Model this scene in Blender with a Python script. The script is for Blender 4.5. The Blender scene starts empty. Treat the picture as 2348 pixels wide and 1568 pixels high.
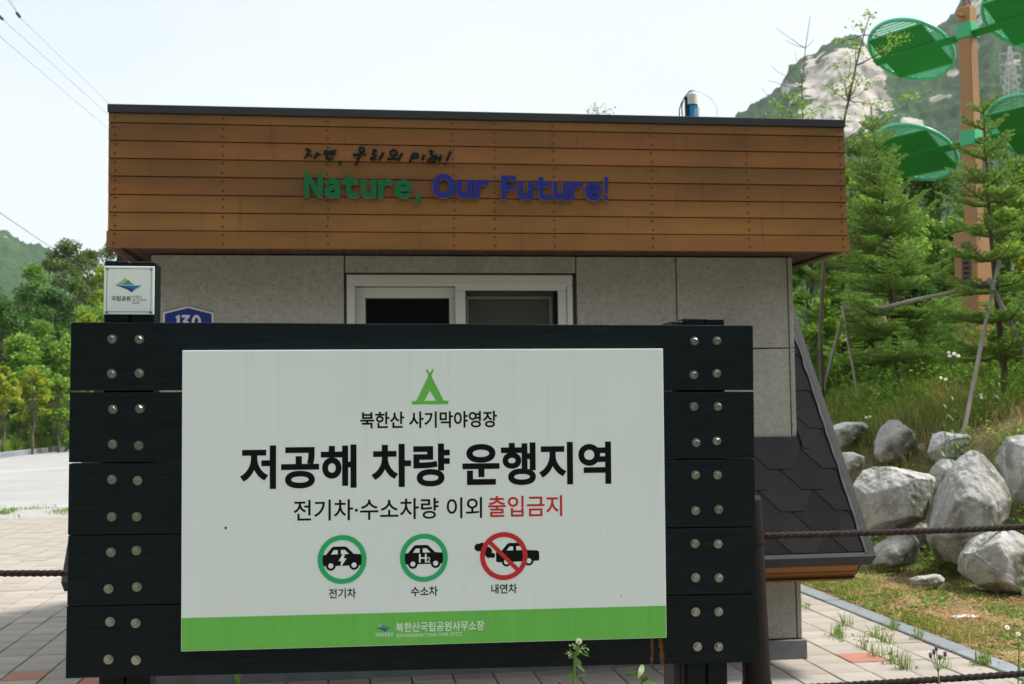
import bpy, bmesh, math, random
import numpy as np
from mathutils import Vector, Matrix, geometry, noise as mnoise

# ------------------------------------------------------------------ camera, sky, sun, exposure
scene = bpy.context.scene
col = scene.collection
EYE, PITCH, ROLL, FPX, CXP, CYP = 1.55, 0.0579, -0.0135, 2700.0, 1173.5, 784.0
fwd = Vector((0, math.cos(PITCH), math.sin(PITCH)))
up0 = Vector((0, -math.sin(PITCH), math.cos(PITCH)))
right = Vector((1, 0, 0)) * math.cos(ROLL) + up0 * math.sin(ROLL)
upv = up0 * math.cos(ROLL) - Vector((1, 0, 0)) * math.sin(ROLL)
cam = bpy.data.cameras.new('camera')
cam.sensor_width = 36.0
cam.lens = FPX / 2347.0 * 36.0
cam.clip_start, cam.clip_end = 0.05, 8000.0
cam.dof.use_dof = True
cam.dof.focus_distance = 3.2
cam.dof.aperture_fstop = 9.0
camo = bpy.data.objects.new('camera', cam)
col.objects.link(camo)
m = Matrix((right, upv, -fwd)).transposed().to_4x4()
m.translation = (0, 0, EYE)
camo.matrix_world = m
scene.camera = camo

SUN_ELEV, SUN_AZ = math.radians(57), math.radians(7)      # sun stands to the right, a little behind the booth front
sun_dir = Vector((math.cos(SUN_ELEV) * math.cos(SUN_AZ), math.cos(SUN_ELEV) * math.sin(SUN_AZ), math.sin(SUN_ELEV)))
world = bpy.data.worlds.new('World')
scene.world = world
world.use_nodes = True
wn, wl = world.node_tree.nodes, world.node_tree.links
wn.clear()
sky = wn.new('ShaderNodeTexSky')
sky.sky_type = 'NISHITA'
sky.sun_disc = False
sky.sun_elevation = SUN_ELEV
sky.sun_rotation = math.atan2(sun_dir.x, sun_dir.y)
sky.dust_density = 3.0
bg_sky = wn.new('ShaderNodeBackground'); bg_sky.inputs[1].default_value = 0.12
bg_cloud = wn.new('ShaderNodeBackground'); bg_cloud.inputs[1].default_value = 0.575
bg_cloud.inputs[0].default_value = (0.885, 0.950, 1.0, 1)
tc = wn.new('ShaderNodeTexCoord')
mp = wn.new('ShaderNodeMapping'); mp.inputs['Scale'].default_value = (1.4, 1.4, 3.5)
cn = wn.new('ShaderNodeTexNoise'); cn.inputs['Scale'].default_value = 1.6; cn.inputs['Detail'].default_value = 5
cr = wn.new('ShaderNodeMapRange'); cr.inputs[1].default_value = 0.3; cr.inputs[2].default_value = 0.7
cr.inputs[3].default_value = 0.72; cr.inputs[4].default_value = 0.97
mixb = wn.new('ShaderNodeMixShader')
wo = wn.new('ShaderNodeOutputWorld')
wl.new(tc.outputs['Generated'], mp.inputs[0]); wl.new(mp.outputs[0], cn.inputs['Vector'])
wl.new(cn.outputs['Fac'], cr.inputs[0]); wl.new(cr.outputs[0], mixb.inputs[0])
wl.new(sky.outputs[0], bg_sky.inputs[0]); wl.new(bg_sky.outputs[0], mixb.inputs[1])
wl.new(bg_cloud.outputs[0], mixb.inputs[2]); wl.new(mixb.outputs[0], wo.inputs[0])

sl = bpy.data.lights.new('sun', 'SUN')
sl.energy = 3.1
sl.angle = math.radians(9)
sl.color = (1.0, 0.95, 0.87)
suno = bpy.data.objects.new('sun', sl)
col.objects.link(suno)
suno.rotation_euler = (-sun_dir).to_track_quat('-Z', 'Y').to_euler()
suno.location = (8, -4, 12)

vs = scene.view_settings
vs.view_transform, vs.look, vs.gamma, vs.exposure = 'Standard', 'None', 1.0, 0.88
vs.use_curve_mapping = False
scene.cycles.volume_bounces = 1
scene.cycles.max_bounces = 8
scene.cycles.transparent_max_bounces = 12

# ------------------------------------------------------------------ helpers: survey
def ray(x, y):
    return fwd + right * ((x - CXP) / FPX) - upv * ((y - CYP) / FPX)
def at_y(x, y, Y):
    d = ray(x, y); return Vector((0, 0, EYE)) + d * (Y / d.y)
def on_z(x, y, z=0.0):
    d = ray(x, y); return Vector((0, 0, EYE)) + d * ((z - EYE) / d.z)
def seen(p):
    d = Vector(p) - Vector((0, 0, EYE)); z = d.dot(fwd)
    if z < .2: return (-9e9, -9e9)
    return (CXP + FPX * d.dot(right) / z, CYP - FPX * d.dot(upv) / z)
PSI, BO = 0.138, Vector((0, 7.1058, 0))
cB, sB = math.cos(PSI), math.sin(PSI)
def fromB(x, y, z=0.0):
    return Vector((BO.x + cB * x - sB * y, BO.y + sB * x + cB * y, z))
def toB(p):
    dx, dy = p[0] - BO.x, p[1] - BO.y
    return (cB * dx + sB * dy, -sB * dx + cB * dy)
def sstep(a, b, x):
    t = min(1, max(0, (x - a) / (b - a))); return t * t * (3 - 2 * t)
def bank_h(x, y):
    xb, yb = toB((x, y))
    s = (x - 3.4) * .88 + (y - 12) * .48
    h = 1.36 * sstep(-.15, 1.35, s) + .17 * max(0, min(s, 12) - 1.35) + .11 * max(0, s - 12)
    n = mnoise.noise(Vector((x * .9, y * .9, 0))) * .05 + mnoise.noise(Vector((x * 3.1, y * 3.1, 4))) * .02
    return h + n * min(1, max(0, (xb - 2.95) / .3)) * .8 - .012
def hit(px, py):
    d = ray(px, py); o = Vector((0, 0, EYE)); t = 4.0
    while t < 120:
        p = o + d * t
        if p.z < bank_h(p.x, p.y): return p
        t += .03
    return o + d * 30

# ------------------------------------------------------------------ helpers: scene objects
def tag(o, label=None, cat=None, group=None, kind=None):
    if label: o['label'] = label
    if cat: o['category'] = cat
    if group: o['group'] = group
    if kind: o['kind'] = kind
    return o
def empty(name, loc=(0, 0, 0), rz=0.0, mat=None):
    o = bpy.data.objects.new(name, None)
    col.objects.link(o)
    o.empty_display_size = .2
    if mat is not None: o.matrix_world = mat
    else:
        o.location = loc; o.rotation_euler = (0, 0, rz)
    return o
def link(name, me, mat=None, parent=None, loc=None, rot=None):
    o = bpy.data.objects.new(name, me)
    col.objects.link(o)
    if mat is not None and len(me.materials) == 0: me.materials.append(mat)
    if parent is not None: o.parent = parent
    if loc is not None: o.location = loc
    if rot is not None: o.rotation_euler = rot
    return o
def np_mesh(name, V, F, smooth=False):
    V = np.asarray(V, dtype=np.float32).reshape(-1, 3); F = np.asarray(F, dtype=np.int32)
    k = F.shape[1]
    me = bpy.data.meshes.new(name)
    me.vertices.add(len(V)); me.vertices.foreach_set('co', V.ravel())
    me.loops.add(F.size); me.loops.foreach_set('vertex_index', F.ravel())
    me.polygons.add(len(F)); me.polygons.foreach_set('loop_start', np.arange(0, F.size, k, dtype=np.int32))
    me.polygons.foreach_set('loop_total', np.full(len(F), k, dtype=np.int32))
    if smooth: me.polygons.foreach_set('use_smooth', np.ones(len(F), dtype=bool))
    me.update(calc_edges=True)
    return me
class MB:
    def __init__(s): s.v, s.f = [], []
    def add(s, vs_, fs_):
        n = len(s.v); s.v += [tuple(q) for q in vs_]; s.f += [tuple(i + n for i in f) for f in fs_]
        return s
    def box(s, x0, x1, y0, y1, z0, z1, M=None):
        vv = [Vector((x, y, z)) for x in (x0, x1) for y in (y0, y1) for z in (z0, z1)]
        if M is not None: vv = [M @ q for q in vv]
        return s.add(vv, [(0, 1, 3, 2), (4, 6, 7, 5), (0, 4, 5, 1), (2, 3, 7, 6), (0, 2, 6, 4), (1, 5, 7, 3)])
    def tube(s, pts, rad, sides=8, cap=True):
        pts = [Vector(p) for p in pts]
        if not hasattr(rad, '__len__'): rad = [rad] * len(pts)
        n0 = len(s.v); ref = None
        for i, p in enumerate(pts):
            d = (pts[min(i + 1, len(pts) - 1)] - pts[max(i - 1, 0)])
            d = d.normalized() if d.length > 1e-9 else Vector((0, 0, 1))
            if ref is None: ref = d.orthogonal().normalized()
            u = (ref - d * ref.dot(d)); u = u.normalized() if u.length > 1e-6 else d.orthogonal().normalized()
            ref = u; w = d.cross(u)
            for k in range(sides):
                a = 2 * math.pi * k / sides
                s.v.append(tuple(p + (u * math.cos(a) + w * math.sin(a)) * rad[i]))
        for i in range(len(pts) - 1):
            for k in range(sides):
                a, b = n0 + i * sides + k, n0 + i * sides + (k + 1) % sides
                s.f.append((a, b, b + sides, a + sides))
        if cap:
            s.f.append(tuple(range(n0 + sides - 1, n0 - 1, -1)))
            e = n0 + (len(pts) - 1) * sides
            s.f.append(tuple(range(e, e + sides)))
        return s
    def prism(s, poly, y0, y1):            # polygon in (x, z), extruded along y
        n = len(poly)
        vv = [(p[0], y0, p[1]) for p in poly] + [(p[0], y1, p[1]) for p in poly]
        ff = [tuple(range(n)), tuple(range(2 * n - 1, n - 1, -1))] + [((i + 1) % n, i, n + i, n + (i + 1) % n) for i in range(n)]
        return s.add(vv, ff)
    def ball(s, c, r, nu=8, nv=6, sx=1, sy=1, sz=1):
        n0 = len(s.v); c = Vector(c)
        for j in range(nv + 1):
            t = math.pi * j / nv
            for i in range(nu):
                a = 2 * math.pi * i / nu
                s.v.append((c.x + r * sx * math.sin(t) * math.cos(a), c.y + r * sy * math.sin(t) * math.sin(a), c.z + r * sz * math.cos(t)))
        for j in range(nv):
            for i in range(nu):
                a, b = n0 + j * nu + i, n0 + j * nu + (i + 1) % nu
                s.f.append((a, a + nu, b + nu, b))
        return s
    def mesh(s, name, smooth=False, bevel=0.0, seg=1):
        me = bpy.data.meshes.new(name)
        me.from_pydata(s.v, [], s.f)
        bm = bmesh.new(); bm.from_mesh(me)
        bmesh.ops.recalc_face_normals(bm, faces=bm.faces)
        if bevel > 0:
            bmesh.ops.bevel(bm, geom=[e for e in bm.edges if e.calc_face_angle(0) > .5], offset=bevel, segments=seg, affect='EDGES', profile=.6)
        bm.to_mesh(me); bm.free()
        if smooth: me.polygons.foreach_set('use_smooth', [True] * len(me.polygons))
        me.update()
        return me
    def build(s, name, mat, parent=None, smooth=False, bevel=0.0, seg=1, **k):
        return link(name, s.mesh(name, smooth, bevel, seg), mat, parent, **k)

# ------------------------------------------------------------------ helpers: materials
def mat(name, c1, c2=None, scale=4.0, rough=.6, detail=4.0, stretch=(1, 1, 1), lo=.35, hi=.65, c3=None, scale3=1.0, lo3=.5, hi3=.7,
        stretch3=None, bump=0.0, bscale=None, bdist=.01, metal=0.0, island=0.0, objr=0.0, transl=0.0, spec=.5, coord='Object', speck=None, trcol=None):
    ma = bpy.data.materials.new(name); ma.use_nodes = True
    N, L = ma.node_tree.nodes, ma.node_tree.links
    N.clear()
    out = N.new('ShaderNodeOutputMaterial'); bs = N.new('ShaderNodeBsdfPrincipled')
    bs.inputs['Roughness'].default_value = rough; bs.inputs['Metallic'].default_value = metal
    bs.inputs['Specular IOR Level'].default_value = spec
    tcn = N.new('ShaderNodeTexCoord')
    def mapped(st):
        mm = N.new('ShaderNodeMapping'); mm.inputs['Scale'].default_value = st
        L.new(tcn.outputs[coord], mm.inputs[0]); return mm.outputs[0]
    def nz(sc_, st, det=4.0, a=.35, b=.65):
        t = N.new('ShaderNodeTexNoise'); t.inputs['Scale'].default_value = sc_; t.inputs['Detail'].default_value = det
        L.new(mapped(st), t.inputs['Vector'])
        r = N.new('ShaderNodeMapRange'); r.inputs[1].default_value = a; r.inputs[2].default_value = b
        L.new(t.outputs['Fac'], r.inputs[0]); return r.outputs[0], t.outputs['Fac']
    def mix(fac, a, b):
        x = N.new('ShaderNodeMix'); x.data_type = 'RGBA'
        for sock, val in ((x.inputs[0], fac), (x.inputs[6], a), (x.inputs[7], b)):
            if hasattr(val, 'links'): L.new(val, sock)
            elif isinstance(val, (int, float)): sock.default_value = val
            else: sock.default_value = (*val, 1)
        return x.outputs[2]
    c = c1
    if c2 is not None:
        f, raw = nz(scale, stretch, detail, lo, hi); c = mix(f, c1, c2)
    if c3 is not None:
        f3, _ = nz(scale3, stretch3 or stretch, 4.0, lo3, hi3); c = mix(f3, c, c3)
    if speck is not None:
        for (sc_, a, b, cc) in speck:
            fs, _ = nz(sc_, (1, 1, 1), 1.5, a, b); c = mix(fs, c, cc)
    def hv(c, src, amt):
        h = N.new('ShaderNodeHueSaturation')
        r = N.new('ShaderNodeMapRange'); r.inputs[3].default_value = 1 - amt; r.inputs[4].default_value = 1 + amt
        L.new(src, r.inputs[0]); L.new(r.outputs[0], h.inputs['Value'])
        r2 = N.new('ShaderNodeMapRange'); r2.inputs[3].default_value = .5 - .05 * amt; r2.inputs[4].default_value = .5 + .05 * amt
        w = N.new('ShaderNodeMath'); w.operation = 'FRACT'; w2 = N.new('ShaderNodeMath'); w2.operation = 'MULTIPLY'; w2.inputs[1].default_value = 7.3
        L.new(src, w2.inputs[0]); L.new(w2.outputs[0], w.inputs[0]); L.new(w.outputs[0], r2.inputs[0]); L.new(r2.outputs[0], h.inputs['Hue'])
        if hasattr(c, 'links'): L.new(c, h.inputs['Color'])
        else: h.inputs['Color'].default_value = (*c, 1)
        return h.outputs[0]
    if island:
        g = N.new('ShaderNodeNewGeometry'); c = hv(c, g.outputs['Random Per Island'], island)
    if objr:
        oi = N.new('ShaderNodeObjectInfo'); c = hv(c, oi.outputs['Random'], objr)
    if hasattr(c, 'links'): L.new(c, bs.inputs['Base Color'])
    else: bs.inputs['Base Color'].default_value = (*c, 1)
    if bump:
        fb, raw = nz(bscale or scale, stretch, 6.0)
        b = N.new('ShaderNodeBump'); b.inputs['Strength'].default_value = bump; b.inputs['Distance'].default_value = bdist
        L.new(raw, b.inputs['Height']); L.new(b.outputs[0], bs.inputs['Normal'])
    sh = bs.outputs[0]
    if transl:
        tr = N.new('ShaderNodeBsdfTranslucent'); mx = N.new('ShaderNodeMixShader'); mx.inputs[0].default_value = transl
        if trcol is not None: tr.inputs[0].default_value = (*trcol, 1)
        elif hasattr(c, 'links'): L.new(c, tr.inputs[0])
        else: tr.inputs[0].default_value = (*c, 1)
        L.new(sh, mx.inputs[1]); L.new(tr.outputs[0], mx.inputs[2]); sh = mx.outputs[0]
    L.new(sh, out.inputs[0])
    return ma
def leafmat(name, c1, c2, var=.35, tr=.42):
    c1, c2 = [min(.5, q * 1.12) for q in c1], [min(.5, q * 1.12) for q in c2]
    return mat(name, c1, c2, scale=1.1, rough=.5, island=var, transl=tr, spec=.25)

MT = dict(
    black_wood=mat('black_stained_wood', (.0020, .0056, .0072), (.0048, .0105, .0125), scale=7, stretch=(1, 6, 14), rough=.48, detail=8, c3=(.016, .023, .024), scale3=3.2, stretch3=(1, 8, 40), lo3=.63, hi3=.8, bump=.35, bscale=9, bdist=.004, objr=.15, spec=.16),
    white_panel=mat('sign_panel_face', (.755, .84, .82), (.71, .79, .77), scale=1.2, rough=.38, c3=(.68, .75, .72), scale3=2.2, stretch3=(26, 1, .7), lo3=.55, hi3=.95, speck=[(42, .80, .83, (.34, .33, .28))]),
    panel_edge=mat('folded_panel_edge', (.62, .66, .64), rough=.4),
    ink_black=mat('black_print', (.005, .006, .0065), rough=.5, spec=.12),
    ink_red=mat('red_print', (.52, .013, .020), rough=.4),
    ink_green=mat('green_ring_print', (.010, .40, .13), rough=.4),
    ink_lime=mat('lime_band_print', (.135, .50, .072), (.12, .46, .066), scale=2.0, stretch=(20, 1, .6), rough=.4),
    ink_white=mat('white_print', (.76, .82, .80), rough=.4),
    logo_sage=mat('sage_print', (.33, .46, .27), rough=.4), logo_green=mat('logo_green_print', (.03, .34, .13), rough=.4),
    logo_navy=mat('navy_print', (.018, .055, .26), rough=.4), logo_blue=mat('blue_print', (.028, .16, .42), rough=.4), logo_sky=mat('sky_print', (.12, .42, .66), rough=.4),
    steel=mat('stainless_steel', (.42, .41, .385), (.30, .29, .27), scale=60, rough=.28, metal=1.0, objr=.12),
    rust=mat('rust_stain', (.15, .052, .010), (.03, .016, .008), scale=45, rough=.9),
    dark_metal=mat('dark_grey_metal', (.026, .027, .029), (.020, .021, .023), scale=6, rough=.55, spec=.2),
    cedar=mat('stained_cedar', (.245, .105, .031), (.145, .075, .027), scale=1.7, stretch=(.8, 1, 2.0), rough=.62, detail=6, lo=.38, hi=.68, c3=(.090, .066, .030), scale3=5.0, stretch3=(5, 1, .55), lo3=.60, hi3=.86, bump=.25, bscale=14, bdist=.003, objr=.17, spec=.2),
    soffit=mat('soffit_boards', (.060, .028, .015), (.040, .020, .012), scale=6, rough=.7, objr=.2),
    coping=mat('charcoal_coping', (.036, .038, .044), (.030, .032, .037), scale=3, rough=.55, spec=.25),
    granite=mat('granite_cladding', (.350, .340, .300), (.285, .277, .246), scale=24, rough=.62, detail=5, c3=(.225, .218, .190), scale3=1.1, stretch3=(2.2, 1, .8), lo3=.5, hi3=.8, speck=[(80, .60, .70, (.12, .12, .11)), (60, .32, .22, (.46, .455, .42))], objr=.04),
    plinth=mat('grey_plinth', (.16, .175, .175), (.12, .13, .13), scale=9, rough=.7, c3=(.17, .10, .06), scale3=5, lo3=.66, hi3=.8),
    joint=mat('grey_sealant', (.13, .125, .115), rough=.8),
    pvc=mat('white_window_frame', (.54, .55, .52), rough=.35),
    rubber=mat('black_gasket', (.015, .015, .016), rough=.6),
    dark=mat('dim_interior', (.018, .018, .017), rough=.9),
    shingle=mat('asphalt_shingle', (.0175, .0165, .018), (.0125, .012, .0135), scale=3, rough=.95, spec=.08, bump=.4, bscale=160, bdist=.002, objr=.2, speck=[(220, .62, .72, (.028, .027, .029))]),
    flashing=mat('grey_flashing', (.020, .0215, .024), (.028, .030, .033), scale=9, rough=.6, spec=.15),
    sealant=mat('weathered_sealant', (.085, .088, .096), (.055, .058, .063), scale=12, rough=.8, spec=.15),
    letter_green=mat('green_letter', (.004, .130, .042), rough=.45, spec=.25), letter_blue=mat('blue_letter', (.014, .023, .215), rough=.45, spec=.25), letter_edge=mat('letter_return', (.28, .28, .27), rough=.5), letter_dark=mat('dark_letter', (.006, .012, .014), rough=.6, spec=.15),
    plate_blue=mat('number_plate_blue', (.006, .025, .23), rough=.3), plate_white=mat('number_plate_white', (.62, .62, .57), rough=.4),
    paver=mat('concrete_paver', (.375, .335, .292), (.32, .29, .255), scale=5, rough=.85, bump=.3, bscale=70, bdist=.003, objr=.10, c3=(.33, .29, .245), scale3=2.3, lo3=.5, hi3=.75),
    paver_red=mat('red_concrete_paver', (.40, .175, .115), (.34, .16, .105), scale=5, rough=.85, bump=.3, bscale=70, bdist=.003, objr=.08),
    sand=mat('joint_sand', (.10, .088, .07), (.065, .06, .045), scale=14, rough=.95),
    kerb=mat('granite_kerb', (.235, .265, .285), (.19, .21, .225), scale=14, rough=.75, speck=[(110, .6, .7, (.12, .13, .14))], objr=.1),
    road=mat('pale_concrete_road', (.36, .355, .345), (.31, .305, .30), scale=.5, rough=.9, speck=[(9, .55, .75, (.27, .27, .265))]),
    roadmark=mat('worn_road_paint', (.72, .62, .38), (.56, .53, .48), scale=3, rough=.8),
    roadblue=mat('worn_blue_paint', (.50, .58, .62), (.55, .55, .54), scale=3, rough=.8),
    soil=mat('dry_soil', (.20, .135, .070), (.13, .10, .052), scale=3, rough=.95, detail=8, c3=(.095, .120, .034), scale3=1.5, lo3=.48, hi3=.66, bump=.6, bscale=9, bdist=.03),
    grassland=mat('grassy_ground', (.075, .115, .024), (.12, .13, .04), scale=.25, rough=.95, detail=8, bump=.5, bscale=2, bdist=.1),
    rock=mat('boulder_granite', (.49, .485, .465), (.32, .318, .30), scale=5.5, stretch=(1, 1, .45), rough=.85, detail=9, lo=.3, hi=.62, c3=(.125, .130, .080), scale3=3.0, lo3=.47, hi3=.64, bump=1.0, bscale=11, bdist=.05, speck=[(95, .58, .70, (.15, .15, .145)), (16, .58, .70, (.46, .47, .46))], objr=.10),
    rope=mat('brown_polypropylene_rope', (.042, .030, .027), (.028, .020, .018), scale=40, rough=.75, objr=.1, spec=.15),
    ropepost=mat('dark_brown_post', (.020, .015, .014), (.014, .011, .011), scale=8, rough=.6, spec=.15),
    leafsheen=mat('green_steel_sky_sheen', (.13, .62, .36), rough=.3),  # disc green lightened: sky reflection on rims and plates put into the colour
    orange=mat('orange_painted_steel', (.43, .205, .082), (.40, .190, .075), scale=2, rough=.5),
    brown_plate=mat('brown_plate', (.13, .065, .055), rough=.5),
    leafgreen=mat('green_painted_steel', (.045, .46, .19), rough=.28), leafdark=mat('green_panel_back', (.018, .31, .050), rough=.5),
    bark=mat('grey_bark', (.16, .125, .085), (.10, .078, .055), scale=9, stretch=(1, 1, .3), rough=.9, bump=.6, bscale=14, bdist=.01),
    firbark=mat('fir_bark', (.13, .090, .060), (.085, .062, .045), scale=16, rough=.9, bump=.5, bdist=.006),
    bamboo=mat('weathered_pole', (.33, .29, .25), (.24, .21, .18), scale=7, stretch=(1, 1, .2), rough=.8),
    needle=mat('fir_needles', (.190, .330, .052), (.260, .400, .072), scale=2.2, rough=.45, island=.4, transl=.4, spec=.25),
    needle_new=mat('fir_new_shoots', (.23, .37, .11), (.28, .40, .13), scale=3, rough=.5, island=.25, transl=.3, spec=.3),
    leaf_mid=leafmat('mid_green_leaves', (.110, .235, .028), (.160, .290, .040)),
    leaf_dark=leafmat('dark_green_leaves', (.045, .118, .020), (.070, .150, .028)),
    leaf_pine=leafmat('pine_needle_clumps', (.080, .145, .032), (.120, .185, .040)),
    leaf_yel=leafmat('yellow_green_leaves', (.27, .37, .030), (.31, .34, .032)),
    leaf_light=leafmat('light_green_leaves', (.180, .330, .038), (.225, .365, .055)),
    grass=mat('grass_blades', (.150, .275, .034), (.26, .33, .055), scale=.9, rough=.6, island=.4, transl=.3, spec=.25),
    straw=mat('dry_straw', (.38, .235, .095), (.44, .32, .16), scale=2, rough=.8, island=.35, transl=.1, spec=.2),
    stem=mat('green_stem', (.10, .20, .035), (.075, .16, .03), scale=8, rough=.5, island=.2, transl=.15),
    petal=mat('white_petal', (.80, .80, .80), rough=.5, transl=.2), yolk=mat('yellow_flower_eye', (.62, .46, .02), rough=.6), thistle=mat('lilac_petal', (.36, .20, .47), rough=.6, transl=.2), bud=mat('pale_bud', (.27, .34, .14), rough=.6), thistle_cup=mat('dark_green_cup', (.07, .085, .045), rough=.6),
    wire=mat('overhead_wire', (.02, .025, .028), rough=.5),
    bluepipe=mat('blue_pipe', (.022, .30, .62), rough=.35), whiteplast=mat('white_plastic', (.74, .74, .72), rough=.4), cable=mat('blue_cable', (.03, .22, .36), rough=.4), blackplast=mat('black_plastic', (.012, .016, .016), rough=.4),
    galv=mat('galvanised_lattice', (.50, .50, .49), rough=.6),
    litter=mat('white_plastic_scrap', (.78, .78, .80), rough=.5, transl=.2),
)
def glass_mat():
    ma = bpy.data.materials.new('window_glass'); ma.use_nodes = True
    b = ma.node_tree.nodes['Principled BSDF']
    b.inputs['Base Color'].default_value = (.70, .72, .70, 1); b.inputs['Roughness'].default_value = .03
    b.inputs['Transmission Weight'].default_value = 1.0; b.inputs['IOR'].default_value = 1.2
    return ma
MT['glass'] = glass_mat()
rng = random.Random(7)
nr = np.random.default_rng(11)

# ------------------------------------------------------------------ helpers: lettering
def embolden(loops, d):
    area = lambda l: sum(a[0] * b[1] - b[0] * a[1] for a, b in zip(l, l[1:] + l[:1])) / 2
    sg = 1 if sorted((area(l) for l in loops), key=abs)[-1] > 0 else -1
    out = []
    for l in loops:
        l = [p for i, p in enumerate(l) if (p[0] - l[i - 1][0]) ** 2 + (p[1] - l[i - 1][1]) ** 2 > 1e-9]
        n, r = len(l), []
        for i in range(n):
            a, b, c = l[i - 1], l[i], l[(i + 1) % n]
            e1 = Vector((b[0] - a[0], b[1] - a[1])).normalized(); e2 = Vector((c[0] - b[0], c[1] - b[1])).normalized()
            n1, n2 = Vector((e1.y, -e1.x)) * sg, Vector((e2.y, -e2.x)) * sg
            mvec = n1 + n2
            k = 1 + n1.dot(n2)
            if k < .35: r += [(b[0] + n1.x * d, b[1] + n1.y * d), (b[0] + n2.x * d, b[1] + n2.y * d)]
            else: r.append((b[0] + mvec.x * d / k, b[1] + mvec.y * d / k))
        out.append(r)
    return out
def contours(body, offset=0.0):
    c = bpy.data.curves.new('tmp', 'FONT'); c.body = body; c.size = 1; c.fill_mode = 'NONE'; c.resolution_u = 6
    o = bpy.data.objects.new('tmp', c); col.objects.link(o)
    bpy.context.view_layer.update()
    me = bpy.data.meshes.new_from_object(o.evaluated_get(bpy.context.evaluated_depsgraph_get()))
    n = len(me.vertices); nx = {}
    for e in me.edges: nx.setdefault(e.vertices[0], []).append(e.vertices[1]); nx.setdefault(e.vertices[1], []).append(e.vertices[0])
    done, loops = set(), []
    for i in range(n):
        if i in done or i not in nx: continue
        lp, cur, prev = [i], i, None
        done.add(i)
        nxt = min(nx[i], key=lambda q: (q != i + 1, q))
        while nxt is not None and nxt not in done:
            lp.append(nxt); done.add(nxt); cur, prev = nxt, cur
            nxt = next((q for q in nx[cur] if q not in done), None)
        if len(lp) > 2: loops.append([tuple(me.vertices[k].co.xy) for k in lp])
    bpy.data.objects.remove(o); bpy.data.curves.remove(c); bpy.data.meshes.remove(me)
    return embolden(loops, offset) if offset else loops
def latin(s, offset=0.0, gap=.07, space=.26):
    out, x = [], 0.0
    for ch in s:
        if ch == ' ': x += space; continue
        lp = contours(chr(ord(ch) + 0xFEE0), offset)
        mn = min(p[0] for l in lp for p in l); mx = max(p[0] for l in lp for p in l)
        out.append([[(p[0] - mn + x, p[1]) for p in l] for l in lp])
        x += mx - mn + gap
    return out
def fill(loops):
    area = lambda l: sum(a[0] * b[1] - b[0] * a[1] for a, b in zip(l, l[1:] + l[:1])) / 2
    sg = 1 if sum(sorted((area(l) for l in loops), key=abs)[-1:]) > 0 else -1
    vv, ee = [], []
    for l in loops:
        n = len(vv); vv += [Vector(p) for p in l]; ee += [(n + i, n + (i + 1) % len(l)) for i in range(len(l))]
    r = geometry.delaunay_2d_cdt(vv, ee, [], 0, 1e-7)
    V, T = [tuple(v) for v in r[0]], [tuple(t) for t in r[2]]
    A = np.array([p for l in loops for p in l]); B = np.array([p for l in loops for p in l[1:] + l[:1]])
    C = np.array([np.mean([V[i] for i in t], axis=0) for t in T])
    wn_ = np.zeros(len(C))
    for a, b in zip(A, B):
        if a[1] == b[1]: continue
        lo_, hi_, s = (a, b, 1) if a[1] < b[1] else (b, a, -1)
        mk = (C[:, 1] >= lo_[1]) & (C[:, 1] < hi_[1])
        xi = lo_[0] + (C[:, 1] - lo_[1]) * (hi_[0] - lo_[0]) / (hi_[1] - lo_[1])
        wn_ += np.where(mk & (xi > C[:, 0]), s, 0)
    return V, [t for t, w in zip(T, wn_) if w * sg > 0]
def slab(V, T, y0, y1=None):
    """flat figure in x/z at y0 (facing -y); with y1 it gets sides back to y1"""
    n = len(V)
    def ccw(t):
        a, b, c = (V[i] for i in t); return (b[0] - a[0]) * (c[1] - a[1]) - (b[1] - a[1]) * (c[0] - a[0])
    T = [t if ccw(t) > 0 else t[::-1] for t in T if abs(ccw(t)) > 1e-14]
    v = [(p[0], y0, p[1]) for p in V]; f = list(T)
    if y1 is not None:
        v += [(p[0], y1, p[1]) for p in V]
        cnt = {}
        for t in T:
            for a, b in zip(t, t[1:] + t[:1]): cnt[(a, b)] = cnt.get((a, b), 0) + 1
        f += [(b, a, a + n, b + n) for (a, b) in cnt if (b, a) not in cnt]
    return v, f
def figure(name, V, T, y0, y1, mt, parent):
    v, f = slab(V, T, y0, y1)
    me = bpy.data.meshes.new(name); me.from_pydata(v, [], f); me.update()
    return link(name, me, mt, parent)
def fit(loops, box):
    x0, x1, z0, z1 = box
    P = [p for l in loops for p in l]
    a, b = min(p[0] for p in P), max(p[0] for p in P); c, d = min(p[1] for p in P), max(p[1] for p in P)
    return [[(x0 + (p[0] - a) / (b - a) * (x1 - x0), z0 + (p[1] - c) / (d - c) * (z1 - z0)) for p in l] for l in loops]
def print_text(name, loops, box, y, mt, parent):
    V, T = fill(fit(loops, box)); return figure(name, V, T, y, None, mt, parent)
def poly_fig(name, polys, y, mt, parent):
    for pl in polys:
        V, T = fill([pl]); o = figure(name, V, T, y, None, mt, parent)
    return o
def circ(cx, cz, r, n=40): return [(cx + r * math.cos(2 * math.pi * i / n), cz + r * math.sin(2 * math.pi * i / n)) for i in range(n)]
def ring_fig(name, cx, cz, r0, r1, y, mt, parent, n=56):
    o, i = circ(cx, cz, r1, n), circ(cx, cz, r0, n)
    V = o + i; T = []
    for k in range(n): T += [(k, (k + 1) % n, n + k), ((k + 1) % n, n + (k + 1) % n, n + k)]
    return figure(name, V, T, y, None, mt, parent)

# ------------------------------------------------------------------ large structure: ground, paving, road, bank, hills
def sheet(name, pts, z, mt, kind='structure'):
    me = bpy.data.meshes.new(name); me.from_pydata([(p[0], p[1], z) for p in pts], [], [tuple(range(len(pts)))]); me.update()
    return tag(link(name, me, mt), kind=kind)
sheet('ground', [(-2000, -250), (2000, -250), (2000, 2300), (-2000, 2300)], -.10, MT['grassland'])

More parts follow.
